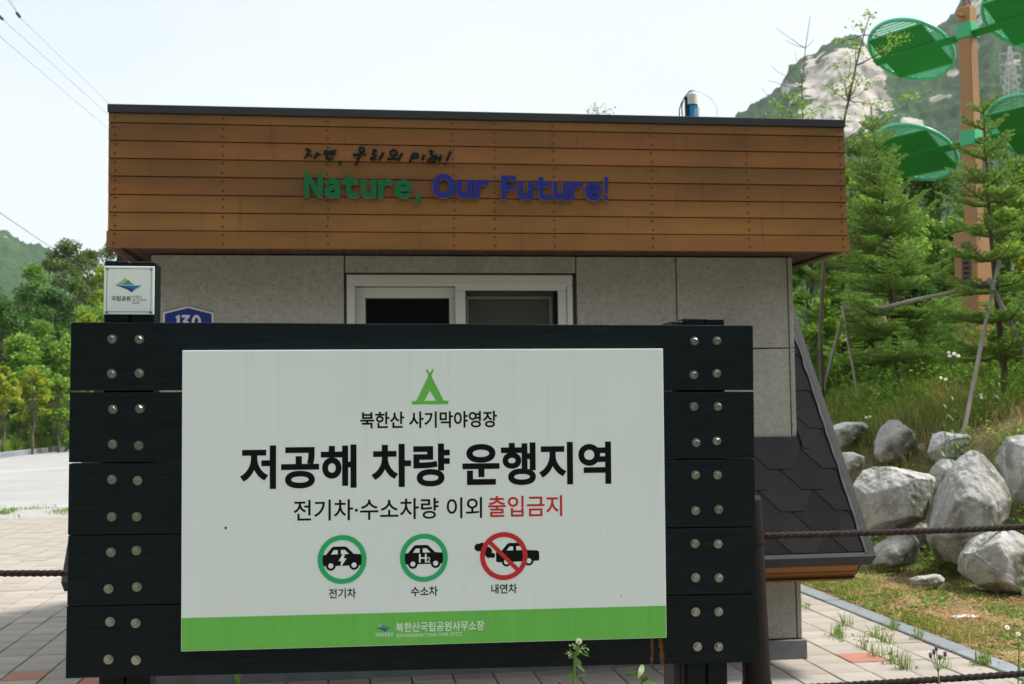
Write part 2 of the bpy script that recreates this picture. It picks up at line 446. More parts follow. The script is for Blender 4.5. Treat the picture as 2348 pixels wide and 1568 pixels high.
paving = sheet('paving', [fromB(-13, -9).xy, fromB(2.735, -9).xy, fromB(2.735, 12).xy, fromB(-13, 12).xy], -.008, MT['sand'])
PX, PY = .24, .25
def paver_mb(w, d): return MB().box(-w / 2, w / 2, -d / 2, d / 2, -.02, 0)
paver_me = paver_mb(PX - .008, PY - .008).mesh('paver', bevel=.004); paver_me.materials.append(MT['paver'])
paver_me_red = paver_me.copy(); paver_me_red.materials.clear(); paver_me_red.materials.append(MT['paver_red'])
restV = MB(); restR = MB(); npav = 0
for i in range(66):
    for j in range(-36, 48):
        xb, yb = 2.735 - (i + .5) * PX, .07 + (j + .5) * PY
        if -2.2 < xb < 1.75 and 0.0 < yb < 3.3: continue
        red = (i == 2 and j == -1) or (i == 23 and j in (1,)) or rng.random() < .006
        dz = rng.uniform(-.002, .002) + .004
        px, py = seen(fromB(xb, yb))
        show = -40 < px < 2390 and py < 1600 and yb < 6.2 and not (160 < px < 1728 and py < 1512)
        if show and -2.5 < xb < 2.0 and yb >= 3.3: show = False
        if show and npav < 290:
            npav += 1
            o = link('paver', paver_me_red if red else paver_me)
            o.parent = paving
            o.location = fromB(xb, yb, dz); o.rotation_euler = (rng.uniform(-.004, .004), rng.uniform(-.004, .004), PSI + rng.uniform(-.006, .006))
        else:
            p = fromB(xb, yb); Mx = Matrix.Translation((p.x, p.y, dz)) @ Matrix.Rotation(PSI, 4, 'Z')
            (restR if red else restV).box(-PX / 2 + .004, PX / 2 - .004, -PY / 2 + .004, PY / 2 - .004, -.02, 0, Mx)
tag(restV.build('paver_field', MT['paver'], paving), kind='stuff')
tag(restR.build('red_paver_field', MT['paver_red'], paving), kind='stuff')

kerb = empty('kerb'); tag(kerb, kind='structure')
y = -5.0
while y < 9:
    L_ = .98
    MB().box(-.078, .078, 0, L_, -.1, 0).build('kerb_stone', MT['kerb'], kerb, bevel=.006, loc=fromB(2.822 + rng.uniform(-.004, .004), y, .014 + rng.uniform(-.003, .003)), rot=(0, 0, PSI))
    y += 1.0
# road to the left with its far kerb and verge
sheet('road', [(-60, 12.0), (-4, 19.0), (-1, 22), (-6, 60), (-10, 120), (-60, 120), (-75, 60)], -.03, MT['road'])
sheet('road_edge_line', [(-14, 19.9), (-3, 21.6), (-3, 21.8), (-14, 20.1)], -.026, MT['roadblue'])
sheet('road_centre_line', [(-16.2, 31.8), (-11, 40.5), (-10.85, 40.4), (-16, 31.6)], -.026, MT['roadmark'])
kf = empty('far_kerb'); tag(kf, kind='structure')
kpts = [(-18.6, 30), (-19.2, 38), (-19.9, 46), (-20.9, 55), (-22.4, 64), (-24.6, 76)]
for a, b in zip(kpts, kpts[1:]):
    a, b = Vector((*a, 0)), Vector((*b, 0)); n = max(1, int((b - a).length / 1.5))
    for k in range(n):
        p = a.lerp(b, k / n); q = a.lerp(b, (k + 1) / n); d = q - p
        MB().box(0, d.length - .02, 0, .3, -.05, .17).build('kerb_stone', MT['kerb'], kf, bevel=.02, loc=p, rot=(0, 0, math.atan2(d.y, d.x)))
vg = [(a[0] - .25, a[1]) for a in kpts]
def strip_mesh(name, rows, mt):
    n = len(rows[0]); v = [p for r in rows for p in r]
    f = [(j * n + i, j * n + i + 1, (j + 1) * n + i + 1, (j + 1) * n + i) for j in range(len(rows) - 1) for i in range(n - 1)]
    me = bpy.data.meshes.new(name); me.from_pydata(v, [], f); me.update(); return link(name, me, mt)
def verge_h(d): return .14 + .02 * d + (0.05 * max(0, d - 6))
tag(strip_mesh('verge', [[(p[0] - d, p[1], verge_h(d)) for d in (0, 2, 5, 9, 14, 22, 40, 70)] for p in vg], MT['grassland']), kind='structure')

xs_ = [2.9 + .22 * i for i in range(26)] + [8.7 + .7 * i for i in range(20)] + [23 + 3 * i for i in range(14)]
ys_ = [-6 + .5 * i for i in range(14)] + [1 + .22 * i for i in range(36)] + [9 + .8 * i for i in range(24)] + [29 + 4 * i for i in range(14)]
rows = []
for yb in ys_:
    r = []
    for xb in xs_:
        p = fromB(xb, yb); r.append((p.x, p.y, bank_h(p.x, p.y)))
    rows.append(r)
bank = strip_mesh('bank', rows, MT['soil']); tag(bank, kind='structure')
bank.data.polygons.foreach_set('use_smooth', [True] * len(bank.data.polygons))

def hill_mat():
    ma = bpy.data.materials.new('wooded_granite_hill'); ma.use_nodes = True
    N, L = ma.node_tree.nodes, ma.node_tree.links; bs = N['Principled BSDF']; bs.inputs['Roughness'].default_value = .95; bs.inputs['Specular IOR Level'].default_value = .1
    at = N.new('ShaderNodeAttribute'); at.attribute_name = 'rock'
    tcn = N.new('ShaderNodeTexCoord')
    def nz(sc_, det=5):
        t = N.new('ShaderNodeTexNoise'); t.inputs['Scale'].default_value = sc_; t.inputs['Detail'].default_value = det; L.new(tcn.outputs['Object'], t.inputs[0]); return t.outputs[0]
    def mix(f, a, b):
        x = N.new('ShaderNodeMix'); x.data_type = 'RGBA'
        for s, v in ((x.inputs[0], f), (x.inputs[6], a), (x.inputs[7], b)):
            if hasattr(v, 'links'): L.new(v, s)
            else: s.default_value = (*v, 1)
        return x.outputs[2]
    def rg(v, a, b):
        r = N.new('ShaderNodeMapRange'); r.inputs[1].default_value = a; r.inputs[2].default_value = b; L.new(v, r.inputs[0]); return r.outputs[0]
    wood = mix(rg(nz(.05), .35, .65), (.020, .060, .022), (.042, .098, .030)); wood = mix(rg(nz(.25, 3), .4, .7), wood, (.016, .040, .018))
    rk = mix(rg(nz(.06, 8), .3, .7), (.47, .43, .385), (.33, .305, .28)); rk = mix(rg(nz(.035, 10), .52, .60), rk, (.20, .185, .165)); rk = mix(rg(nz(.11, 8), .58, .66), rk, (.13, .14, .10))
    ad = N.new('ShaderNodeMath'); ad.operation = 'ADD'; s = N.new('ShaderNodeMath'); s.operation = 'MULTIPLY'; s.inputs[1].default_value = 1.7
    sb = N.new('ShaderNodeMath'); sb.operation = 'SUBTRACT'; sb.inputs[1].default_value = .5
    L.new(nz(.075, 9), sb.inputs[0]); L.new(sb.outputs[0], s.inputs[0]); L.new(s.outputs[0], ad.inputs[0]); L.new(at.outputs['Fac'], ad.inputs[1])
    L.new(mix(rg(ad.outputs[0], .485, .515), wood, rk), bs.inputs['Base Color'])
    return ma
HILL = hill_mat()
def hill(name, prof, D, x0, x1, nx, nt, rocks, seed, near=.45):
    xs = np.linspace(x0, x1, nx); px = [p[0] for p in prof]; py = [p[1] for p in prof]
    V, R = [], []
    ts = np.concatenate([np.linspace(0, 1, nt), np.linspace(1.03, 1.6, 8)])
    for t in ts:
        for x in xs:
            y = np.interp(x, px, py)
            top = at_y(x, y, D)
            d = near + (1 - near) * t
            z = top.z * (t ** 1.15 if t <= 1 else 1 - (t - 1) * 1.1)
            p = Vector((top.x * d, D * d, z))
            sx, sy = seen(p) if t <= 1 else (x, y)
            rk = -.25
            for (rx, ry, ax, ay, amp) in rocks: rk += amp * math.exp(-(((sx - rx) / ax) ** 2 + ((sy - ry) / ay) ** 2) ** 1.5)
            nb = mnoise.fractal(Vector((p.x * .012 + seed, p.y * .012, p.z * .02)), 1.0, 2.0, 4) * top.z * .045 * min(1, t * 2)
            wood = max(0, min(1, 1.2 - rk * 1.6))
            tr_ = (mnoise.noise(Vector((p.x * .16, p.y * .10, p.z * .16 + seed))) * 3.6 + mnoise.noise(Vector((p.x * .4, p.y * .25, p.z * .4))) * 2.0) * wood
            cl = mnoise.noise(Vector((p.x * .05, p.y * .02, p.z * .018 + 7))) * 5.0 * max(0, 1 - wood) + mnoise.turbulence(Vector((p.x * .16, p.y * .06, p.z * .07 + 3)), 4, True) * 6 * max(0, 1 - wood)
            V.append((p.x, p.y + nb * .6 - cl, p.z + tr_ + nb * (.25 if t > .97 else 1))); R.append(rk)
    n = nx; j, i = np.meshgrid(np.arange(len(ts) - 1), np.arange(nx - 1), indexing='ij'); a = (j * n + i).ravel()
    me = np_mesh(name, V, np.stack([a, a + 1, a + n + 1, a + n], 1))
    at = me.attributes.new('rock', 'FLOAT', 'POINT'); at.data.foreach_set('value', np.array(R, dtype=np.float32))
    return tag(link(name, me, HILL), kind='structure')
hill('mountain', [(1300, 800), (1500, 440), (1640, 305), (1690, 268), (1740, 235), (1790, 193), (1812, 150), (1832, 136), (1868, 122), (1905, 92), (1950, 80), (1966, 80), (1988, 108), (2025, 112), (2100, 96), (2150, 60), (2185, 28), (2220, -14), (2260, -60), (2400, -130), (2600, -190), (2800, -60), (3100, 150), (3600, 500)],
     820, 1300, 3600, 520, 190, [(1875, 195, 72, 88, .92), (1965, 150, 66, 80, .95), (1985, 235, 82, 78, .88), (1900, 290, 90, 40, .8), (2145, 230, 50, 16, .85), (2085, 285, 45, 18, .85), (2110, 155, 22, 6, .9), (2240, 22, 40, 45, .95), (2237, 105, 9, 26, .9), (2225, 130, 6, 30, .8), (2330, 170, 25, 16, .7), (1800, 215, 18, 30, .6), (2180, 160, 26, 14, .8)], 3.0)
hill('far_hill', [(-1200, 700), (-700, 500), (-300, 455), (-100, 490), (0, 530), (22, 538), (60, 558), (110, 568), (150, 595), (200, 640), (320, 760), (500, 880), (700, 930)],
     1000, -1200, 700, 300, 90, [(82, 545, 18, 16, .9), (14, 548, 14, 10, .75), (138, 560, 18, 14, .8), (108, 552, 10, 12, .7), (-90, 530, 60, 30, .7)], 9.0)

# ------------------------------------------------------------------ the booth (local frame: x along the front, y backwards, z up)
booth = empty('guard_booth', BO, PSI)
tag(booth, 'small granite clad guard booth with a wide timber fascia reading Nature, Our Future!', 'booth')
WL, WR, WT = -2.117, 1.784, 2.486          # wall ends and top
# core walls (behind the cladding)
core = MB()
core.box(WL + .03, -1.0, .03, .15, 0, WT).box(.40, WR - .03, .03, .15, 0, WT).box(-1.0, .40, .03, .15, 2.385, WT).box(-1.0, .40, .03, .15, 0, 1.10)
core.box(WL + .03, WL + .15, .15, 3.05, 0, 2.0).box(WR - .15, WR - .03, .15, 3.05, 0, 2.0).box(WL + .03, WR - .03, 3.05, 3.2, 0, 2.0)
core.build('wall', MT['joint'], booth)
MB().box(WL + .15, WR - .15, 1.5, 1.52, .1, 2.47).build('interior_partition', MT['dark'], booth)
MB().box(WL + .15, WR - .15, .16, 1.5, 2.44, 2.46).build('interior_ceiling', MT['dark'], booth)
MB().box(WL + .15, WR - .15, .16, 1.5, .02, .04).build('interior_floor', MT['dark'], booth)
def panel(x0, x1, z0, z1, y0=0.0, g=.004):
    MB().box(x0 + g, x1 - g, y0, y0 + .03, z0 + g, z1 - g).build('granite_panel', MT['granite'], booth, bevel=.002)
ZJ = 1.914
for z0, z1 in ((.124, 1.02), (1.02, ZJ), (ZJ, WT)):
    panel(WL, -1.0, z0, z1)
    panel(.40, 1.03, z0, z1); panel(1.03, 1.748, z0, z1); panel(1.748, WR, z0, z1)
panel(-1.0, .40, 2.378, WT); panel(-1.0, .40, .124, 1.02)
for z0, z1 in ((.124, 1.02), (1.02, 1.9)):       # cladding of the side walls
    for y0, y1 in ((.034, 1.0), (1.0, 2.1), (2.1, 3.2)):
        for X in (WR - .03, WL):
            MB().box(X, X + .03, y0 + .003, y1 - .003, z0 + .003, z1 - .003).build('granite_panel', MT['granite'], booth, bevel=.002)
for X in (WR - .03, WL):
    MB().add([(X, .034, 1.905), (X, 1.6, 1.905), (X, 1.6, 2.48), (X, .034, 2.48), (X + .03, .034, 1.905), (X + .03, 1.6, 1.905), (X + .03, 1.6, 2.48), (X + .03, .034, 2.48)],
             [(0, 1, 2, 3), (7, 6, 5, 4), (0, 4, 5, 1), (1, 5, 6, 2), (2, 6, 7, 3), (3, 7, 4, 0)]).build('granite_panel', MT['granite'], booth, bevel=.002)
pl = MB(); pl.box(WL - .015, WR + .015, -.03, .0, 0, .12).box(WL - .015, WL + .0, .0, 3.2, 0, .12).box(WR, WR + .015, 0, 3.2, 0, .12)
pl.build('plinth', MT['plinth'], booth, bevel=.003)
# window
win = MB()
fx0, fx1, fz0, fz1 = -.988, .378, 1.11, 2.370
win.box(fx0, fx1, .0, .14, 2.305, fz1).box(fx0, fx0 + .05, .0, .14, fz0, 2.305).box(fx1 - .034, fx1, .0, .14, fz0, 2.305).box(fx0, fx1, .0, .14, 1.11, 1.16)
win = win.build('window', MT['pvc'], booth, bevel=.004)
MB().box(-1.0, .392, .012, .03, 2.3705, 2.3785).box(-1.0, -.989, .012, .03, 1.1, 2.370).box(.379, .394, .012, .03, 1.1, 2.370).build('window_seal', MT['rubber'], win)
def sash(x0, x1, z0, z1, y, w, wl_, wr):
    s = MB().box(x0, x1, y, y + .045, z1 - w, z1).box(x0, x0 + wl_, y, y + .045, z0, z1 - w).box(x1 - wr, x1, y, y + .045, z0, z1 - w).box(x0, x1, y, y + .045, z0 - .06, z0)
    s.build('sash', MT['pvc'], win, bevel=.004)
    MB().box(x0 + wl_ - .004, x0 + wl_ + .005, y + .004, y + .02, z0, z1 - w).box(x1 - wr - .005, x1 - wr + .004, y + .004, y + .02, z0, z1 - w).box(x0 + wl_, x1 - wr, y + .004, y + .02, z1 - w - .005, z1 - w + .004).build('gasket', MT['rubber'], win)
    MB().box(x0 + wl_, x1 - wr, y + .02, y + .026, z0, z1 - w).build('pane', MT['glass'], win)
sash(-.938, -.325, 1.22, 2.302, .078, .066, .062, .045)
sash(-.339, .343, 1.22, 2.338, .016, .062, .062, .054)
MB().box(-.27, .282, .135, .142, 1.2, 2.30).build('blind', mat('grey_blind', (.17, .162, .145), rough=.9), win)
MB().box(-.262, -.25, .128, .14, 1.2, 2.235).box(.255, .27, .128, .14, 1.2, 2.235).box(-.262, .27, .128, .14, 2.235, 2.25).build('inner_frame', MT['pvc'], win)
# steep shingle roof passing through the wall plane
EY, EZ, SL = -.5296, .6913, 1.3225
RX0, RX1 = -2.4755, 2.0248
TH = math.atan(SL); RIDGE = 1.62
RZ = EZ + (RIDGE - EY) * SL
def roofpt(x, u, v=0.0):            # u metres up the slope from the eave, v metres off the surface
    return Vector((x, EY + u * math.cos(TH) - v * math.sin(TH), EZ + u * math.sin(TH) + v * math.cos(TH)))
LU = (RIDGE - EY) / math.cos(TH)
roof = MB()
def roofslab(x0, x1, u0, u1, v0, v1, m_=roof):
    vv = [roofpt(x, u, v) for x in (x0, x1) for u in (u0, u1) for v in (v0, v1)]
    return m_.add(vv, [(0, 1, 3, 2), (4, 6, 7, 5), (0, 4, 5, 1), (2, 3, 7, 6), (0, 2, 6, 4), (1, 5, 7, 3)])
UW = (0 - EY) / math.cos(TH) - .03
roofslab(RX0 + .03, RX1 - .03, .03, UW, -.06, -.006)
roofslab(RX0 + .03, WL - .005, UW, LU, -.06, -.006); roofslab(WR + .005, RX1 - .03, UW, LU, -.06, -.006)
BYE = 2 * RIDGE - EY
roof.add([(RX0, RIDGE, RZ - .02), (RX1, RIDGE, RZ - .02), (RX1, BYE, EZ), (RX0, BYE, EZ), (RX0, RIDGE, RZ - .1), (RX1, RIDGE, RZ - .1), (RX1, BYE - .03, EZ - .08), (RX0, BYE - .03, EZ - .08)],
         [(0, 1, 2, 3), (7, 6, 5, 4), (0, 4, 5, 1), (1, 5, 6, 2), (2, 6, 7, 3), (3, 7, 4, 0)])
roof = roof.build('roof', MT['shingle'], booth)
SP, SE, SF = .338, .150, .135
hexp = [(-SF / 2, 0), (SF / 2, 0), (SP / 2 - .002, SE), (SF / 2, 2 * SE - .01), (-SF / 2, 2 * SE - .01), (-SP / 2 + .002, SE)]
def clipx(poly, x, keep_less):
    out = []
    for a, b in zip(poly, poly[1:] + poly[:1]):
        ia, ib = (a[0] <= x) == keep_less, (b[0] <= x) == keep_less
        if ia: out.append(a)
        if ia != ib:
            t = (x - a[0]) / (b[0] - a[0]); out.append((x, a[1] + t * (b[1] - a[1])))
    return out
shing_cache = {}
def shingle(xc, u0, lo, hi, umax=99):
    pl_ = clipx(clipx(hexp, hi - xc, True), lo - xc, False)
    pl_ = [(p[0], min(max(p[1], .02 - u0), umax - u0)) for p in pl_]
    if len(pl_) < 3 or max(p[0] for p in pl_) - min(p[0] for p in pl_) < .02: return
    key = tuple((round(a, 3), round(b, 3)) for a, b in pl_)
    if key not in shing_cache:
        mb = MB(); n = len(pl_)
        top = [(a, b * math.cos(TH) - (.0070 - .022 * b) * math.sin(TH), b * math.sin(TH) + (.0070 - .022 * b) * math.cos(TH)) for a, b in pl_]
        bot = [(a, b * math.cos(TH) - (.003 - .022 * b) * math.sin(TH), b * math.sin(TH) + (.003 - .022 * b) * math.cos(TH)) for a, b in pl_]
        mb.add(top + bot, [tuple(range(n)), tuple(range(2 * n - 1, n - 1, -1))] + [((i + 1) % n, i, n + i, n + (i + 1) % n) for i in range(n)])
        me = mb.mesh('shingle'); me.materials.append(MT['shingle']); shing_cache[key] = me
    link('shingle', shing_cache[key], None, roof, loc=roofpt(xc, u0))
nrow = int(LU / SE)
for r in range(-1, nrow):
    k = -1
    while True:
        xc = RX0 + .02 + (k + (.5 if r % 2 else 0)) * SP; k += 1
        if xc - SP / 2 > RX1: break
        u0 = r * SE
        if u0 < UW - .12: shingle(xc, u0, RX0 + .02, RX1 - .02, UW - .004 if xc - SP / 2 > WL - .3 and xc + SP / 2 < WR + .3 else 99)
        else:
            if xc - SP / 2 < WL: shingle(xc, u0, RX0 + .02, WL - .004)
            if xc + SP / 2 > WR: shingle(xc, u0, WR + .004, RX1 - .02)
for X in (RX1 - .045, RX0):
    rt = MB(); roofslab(X, X + .045, -.005, LU, -.07, .0115, rt)
    rt.build('rake_flashing', MT['flashing'], roof, bevel=.003)
# ragged sealant line along the rake and under the wall
for X, sgn in ((RX1 - .045, -1), (RX0 + .045, 1)):
    sm = MB(); n = 46; pts = []
    for i in range(n + 1):
        u = LU * i / n; w = .016 + .014 * mnoise.noise(Vector((u * 9, X, 0))) + .008 * mnoise.noise(Vector((u * 31, X, 2)))
        pts.append((u, max(.004, w)))
    for (u0, w0), (u1, w1) in zip(pts, pts[1:]):
        q = [roofpt(X, u0, .0135), roofpt(X + sgn * w0, u0, .0135), roofpt(X + sgn * w1, u1, .0135), roofpt(X, u1, .0135)]
        sm.add(q, [(0, 1, 2, 3)])
    sm.build('sealant', MT['sealant'], roof)
ge = MB(); roofslab(RX0, RX1, -.02, .012, -.085, .011, ge); ge.build('eave_trim', MT['dark_metal'], roof, bevel=.003)
ef = MB()
for k in range(2):
    a, b = roofpt(0, .004, -.087 - k * .072), roofpt(0, .004, -.087 - (k + 1) * .072 + .004)
    zl = -.02 * k
    MB().add([(RX0 + .06, a.y, a.z + zl), (RX1 - .06, a.y, a.z + zl), (RX1 - .06, b.y, b.z + zl - .016), (RX0 + .06, b.y, b.z + zl - .016),
              (RX0 + .06, a.y + .02, a.z + zl + .01), (RX1 - .06, a.y + .02, a.z + zl + .01), (RX1 - .06, b.y + .02, b.z + zl), (RX0 + .06, b.y + .02, b.z + zl)],
             [(0, 1, 2, 3), (7, 6, 5, 4), (0, 4, 5, 1), (1, 5, 6, 2), (2, 6, 7, 3), (3, 7, 4, 0)]).build('eave_board', MT['cedar'], roof)
for X in (RX1 - .06, RX0 + .04):
    et = MB(); roofslab(X, X + .02, .0, .22, -.262, -.09, et); et.build('eave_end_trim', MT['dark_metal'], roof)
MB().add([(RX0 + .06, -.40, .54), (RX1 - .06, -.40, .54), (RX1 - .06, .0, .60), (RX0 + .06, .0, .60)], [(0, 1, 2, 3)]).build('eave_soffit', MT['soffit'], roof)
# flat roof box with timber fascia
FO, FX0, FX1, FZ0, FZ1 = -.351, -2.286, 1.990, 2.470, 3.272
BACK = 2.3
MB().box(FX0 + .03, FX1 - .03, FO + .03, BACK, 2.52, 3.235).build('roof_box', MT['soffit'], booth)
cp = MB().box(FX0 - .006, FX1 + .006, FO - .022, FO + .03, 3.226, FZ1).box(FX0 - .006, FX0 + .03, FO + .03, BACK, 3.226, FZ1).box(FX1 - .03, FX1 + .006, FO + .03, BACK, 3.226, FZ1)
cp.build('coping', MT['coping'], booth, bevel=.003)
zs_ = [3.2275, 3.1725, 3.0725, 2.973, 2.873, 2.771, 2.672, 2.570, FZ0]
for k in range(8):
    zt, zb = zs_[k], zs_[k + 1]
    o_ = .012 if k == 7 else 0
    w_ = .006 if k == 7 else 0
    zt2 = zt - .001
    poly = [(FO - .009 - o_, zt - .0055), (FO - .014 - o_, zb + .002), (FO - .012 - o_, zb), (FO + .006, zb), (FO + .006, zt2), (FO - .001, zt2), (FO - .001, zt - .0045)]
    mb = MB(); n = len(poly); xa, xb = FX0 - w_, FX1 + w_ * 1.5
    mb.add([(xa, p[0], p[1]) for p in poly] + [(xb, p[0], p[1]) for p in poly], [tuple(range(n)), tuple(range(2 * n - 1, n - 1, -1))] + [((i + 1) % n, i, n + i, n + (i + 1) % n) for i in range(n)])
    mb.build('fascia_board', MT['cedar'], booth)
    for X, sx in ((FX0, 1), (FX1, -1)):
        MB().box(min(X, X + sx * .018), max(X, X + sx * .018), FO + .008, BACK, zb + .002, zt - .002).build('side_board', MT['cedar'], booth)
sc_ = MB()
for k in range(8):
    zt, zb = zs_[k], zs_[k + 1]; o_ = .012 if k == 7 else 0
    for xc in (-2.25, -1.67, -1.091, -.376, -.138, .208, .792, 1.374, 1.958):
        for fr in ((.24, .74) if k else (.5,)):
            zc = zt + (zb - zt) * fr + rng.uniform(-.004, .004); yc = FO - .009 - o_ - .005 * fr
            n = 8; x = xc + rng.uniform(-.004, .004)
            sc_.add([(x + .0062 * math.cos(a), yc - .0015, zc + .0062 * math.sin(a)) for a in [2 * math.pi * i / n for i in range(n)]] +
                    [(x + .0062 * math.cos(a), yc + .004, zc + .0062 * math.sin(a)) for a in [2 * math.pi * i / n for i in range(n)]],
                    [tuple(range(n))] + [(i, (i + 1) % n, n + (i + 1) % n, n + i) for i in range(n)])
tag(sc_.build('screw_heads', MT['blackplast'], booth), kind='stuff')
x = FX0 + .02
while x < FX1 - .03:
    w = min(.105, FX1 - .02 - x)
    MB().box(x + .002, x + w - .002, FO + .008, BACK - .1, WT + .004, WT + .022).build('soffit_board', MT['soffit'], booth)
    x += w
for X in (FX0 + .02, FX1 - .06): MB().box(X, X + .04, FO + .008, BACK - .1, FZ0 + .002, WT + .003).build('soffit_trim', MT['soffit'], booth)
# raised lettering
def raised(name, loops, box, y0, y1, mt, parent):
    o = print_text(name, loops, box, 0, mt, parent)
    v = [(p.co.x, p.co.z) for p in o.data.vertices]; f = [tuple(p.vertices) for p in o.data.polygons]
    bpy.data.objects.remove(o)
    vv, ff = slab(v, f, y0, y1)
    me = bpy.data.meshes.new(name); me.from_pydata(vv, [], ff); me.update()
    me.materials.append(mt); me.materials.append(MT['letter_edge'])
    for p in me.polygons:
        if len(p.vertices) == 4: p.material_index = 1
    return link(name, me, None, parent)
let = empty('slogan_lettering'); let.parent = booth
def word(s, x0, x1, base, cap, mt):
    gl = latin(s, .054, gap=.058)
    P = [p for g in gl for l in g for p in l]; a, b = min(p[0] for p in P), max(p[0] for p in P)
    H = max(p[1] for g in gl[:1] for l in g for p in l) ; lo_ = min(p[1] for g in gl[:1] for l in g for p in l)
    for g in gl:
        g2 = [[(x0 + (p[0] - a) / (b - a) * (x1 - x0), base + (p[1] - lo_) / (H - lo_) * cap) for p in l] for l in g]
        Q = [p for l in g2 for p in l]
        raised('letter', g2, (min(p[0] for p in Q), max(p[0] for p in Q), min(p[1] for p in Q), max(p[1] for p in Q)), FO - .037, FO - .016, mt, let)
word('Nature', -1.2215, -.6185, 2.760, .1385, MT['letter_green'])
word('Our', -.4995, -.1755, 2.7625, .141, MT['letter_blue'])
word('Future', -.1055, .4820, 2.7600, .139, MT['letter_blue'])
raised('letter', [[(-.592, 2.7895), (-.5645, 2.7895), (-.566, 2.768), (-.585, 2.731), (-.604, 2.731), (-.596, 2.760)]], (-.604, -.5645, 2.731, 2.7895), FO - .037, FO - .016, MT['letter_green'], let)
raised('letter', [[(.4995, 2.899), (.5245, 2.899), (.5205, 2.798), (.5035, 2.798)], [(.5005, 2.784), (.5235, 2.784), (.5235, 2.7605), (.5005, 2.7605)]], (.4995, .5245, 2.7605, 2.899), FO - .037, FO - .016, MT['letter_blue'], let)
strokes = {
 'ja': [[(74, 66), (92, 64), (112, 68), (98, 92), (84, 112), (70, 132)], [(96, 94), (110, 104), (124, 116)], [(166, 84), (152, 108), (136, 133)], [(150, 104), (168, 101), (186, 101)]],
 'yeon': [[(232, 74), (216, 80), (210, 94), (222, 102), (236, 94), (240, 80), (232, 74)], [(292, 66), (282, 90), (270, 114)], [(248, 80), (266, 78), (284, 78)], [(244, 95), (258, 93), (274, 93)], [(234, 110), (226, 134), (250, 136), (278, 130)]],
 'comma': [[(328, 148), (326, 162), (318, 176)]],
 'u': [[(484, 46), (466, 54), (464, 74), (480, 84), (498, 74), (498, 56), (484, 46)], [(414, 107), (460, 102), (516, 100)], [(468, 104), (452, 140), (432, 183)]],
 'ri': [[(556, 70), (586, 70), (576, 86), (552, 97), (584, 103), (570, 120), (536, 134), (562, 142), (592, 138)], [(638, 84), (622, 116), (602, 148)]],
 'ui': [[(712, 66), (690, 80), (688, 102), (708, 112), (732, 98), (734, 76), (712, 66)], [(660, 138), (700, 133), (742, 131)], [(774, 90), (756, 120), (738, 152)]],
 'mi': [[(852, 90), (842, 120), (825, 160)], [(854, 94), (892, 96), (880, 132)], [(846, 124), (880, 130)], [(934, 100), (916, 146)]],
 'rae': [[(966, 74), (1002, 78), (976, 100), (1008, 108), (984, 130), (952, 150), (984, 158), (1020, 152)], [(1026, 102), (1010, 146)], [(1060, 104), (1040, 157)], [(1018, 128), (1048, 126)]],
 'mark': [[(1130, 78), (1112, 110), (1096, 150)], [(1090, 166), (1086, 178)]]}
for nm, sts in strokes.items():
    mb = MB()
    for st in sts:
        pts = [(-1.2211 + (x - 65) * .000781, FO - .026, 3.0069 + (x - 65) * 1.33e-5 - (y - 100) * .000786) for x, y in st]
        fine = []
        for i in range(len(pts) - 1):
            for k in range(4): fine.append(Vector(pts[i]).lerp(Vector(pts[i + 1]), k / 4))
        fine.append(Vector(pts[-1])); n = len(fine)
        for _ in range(2): fine = [fine[0]] + [(fine[i - 1] + fine[i] * 2 + fine[i + 1]) / 4 for i in range(1, n - 1)] + [fine[-1]]
        mb.tube(fine, [.0082 * (.62 + .38 * math.sin(math.pi * (.25 + .7 * i / n))) for i in range(n)], 8)
    mb.build('brush_letter', MT['letter_dark'], let, smooth=True)
# number plate
pv = [(-2.045, 2.1445), (-1.903, 2.1815), (-1.7575, 2.1425), (-1.756, 1.985), (-2.0455, 1.985)]
np_ = MB().prism(pv, -.012, -.002).build('number_plate', MT['plate_white'], booth, bevel=.004, seg=2)
ins = [(-2.0335, 2.136), (-1.903, 2.170), (-1.7685, 2.135), (-1.7675, 1.997), (-2.034, 1.997)]
poly_fig('plate_field', [ins], -.0126, MT['plate_blue'], np_)
zt = 2.1292
dg = []
dg.append([(-1.982, zt - .018), (-1.958, zt), (-1.949, zt), (-1.949, zt - .085), (-1.966, zt - .085), (-1.966, zt - .02), (-1.978, zt - .010)])
dg.append([(-1.937, zt), (-1.893, zt), (-1.893, zt - .011), (-1.912, zt - .033), (-1.897, zt - .040), (-1.892, zt - .06), (-1.900, zt - .08), (-1.92, zt - .087), (-1.94, zt - .082), (-1.938, zt - .066), (-1.918, zt - .072), (-1.909, zt - .06), (-1.914, zt - .048), (-1.931, zt - .045), (-1.931, zt - .036), (-1.913, zt - .015), (-1.937, zt - .015)])
digit = poly_fig('house_number', dg, -.0132, MT['plate_white'], np_)
ring = [(-1.855 + .0265 * math.cos(a), zt - .043 + .0435 * math.sin(a)) for a in [2 * math.pi * i / 28 for i in range(28)]]
rin = [(-1.855 + .0115 * math.cos(a), zt - .043 + .028 * math.sin(a)) for a in [2 * math.pi * i / 28 for i in range(28)]][::-1]
V, T = fill([ring, rin]); figure('house_number', V, T, -.0132, None, MT['plate_white'], np_)

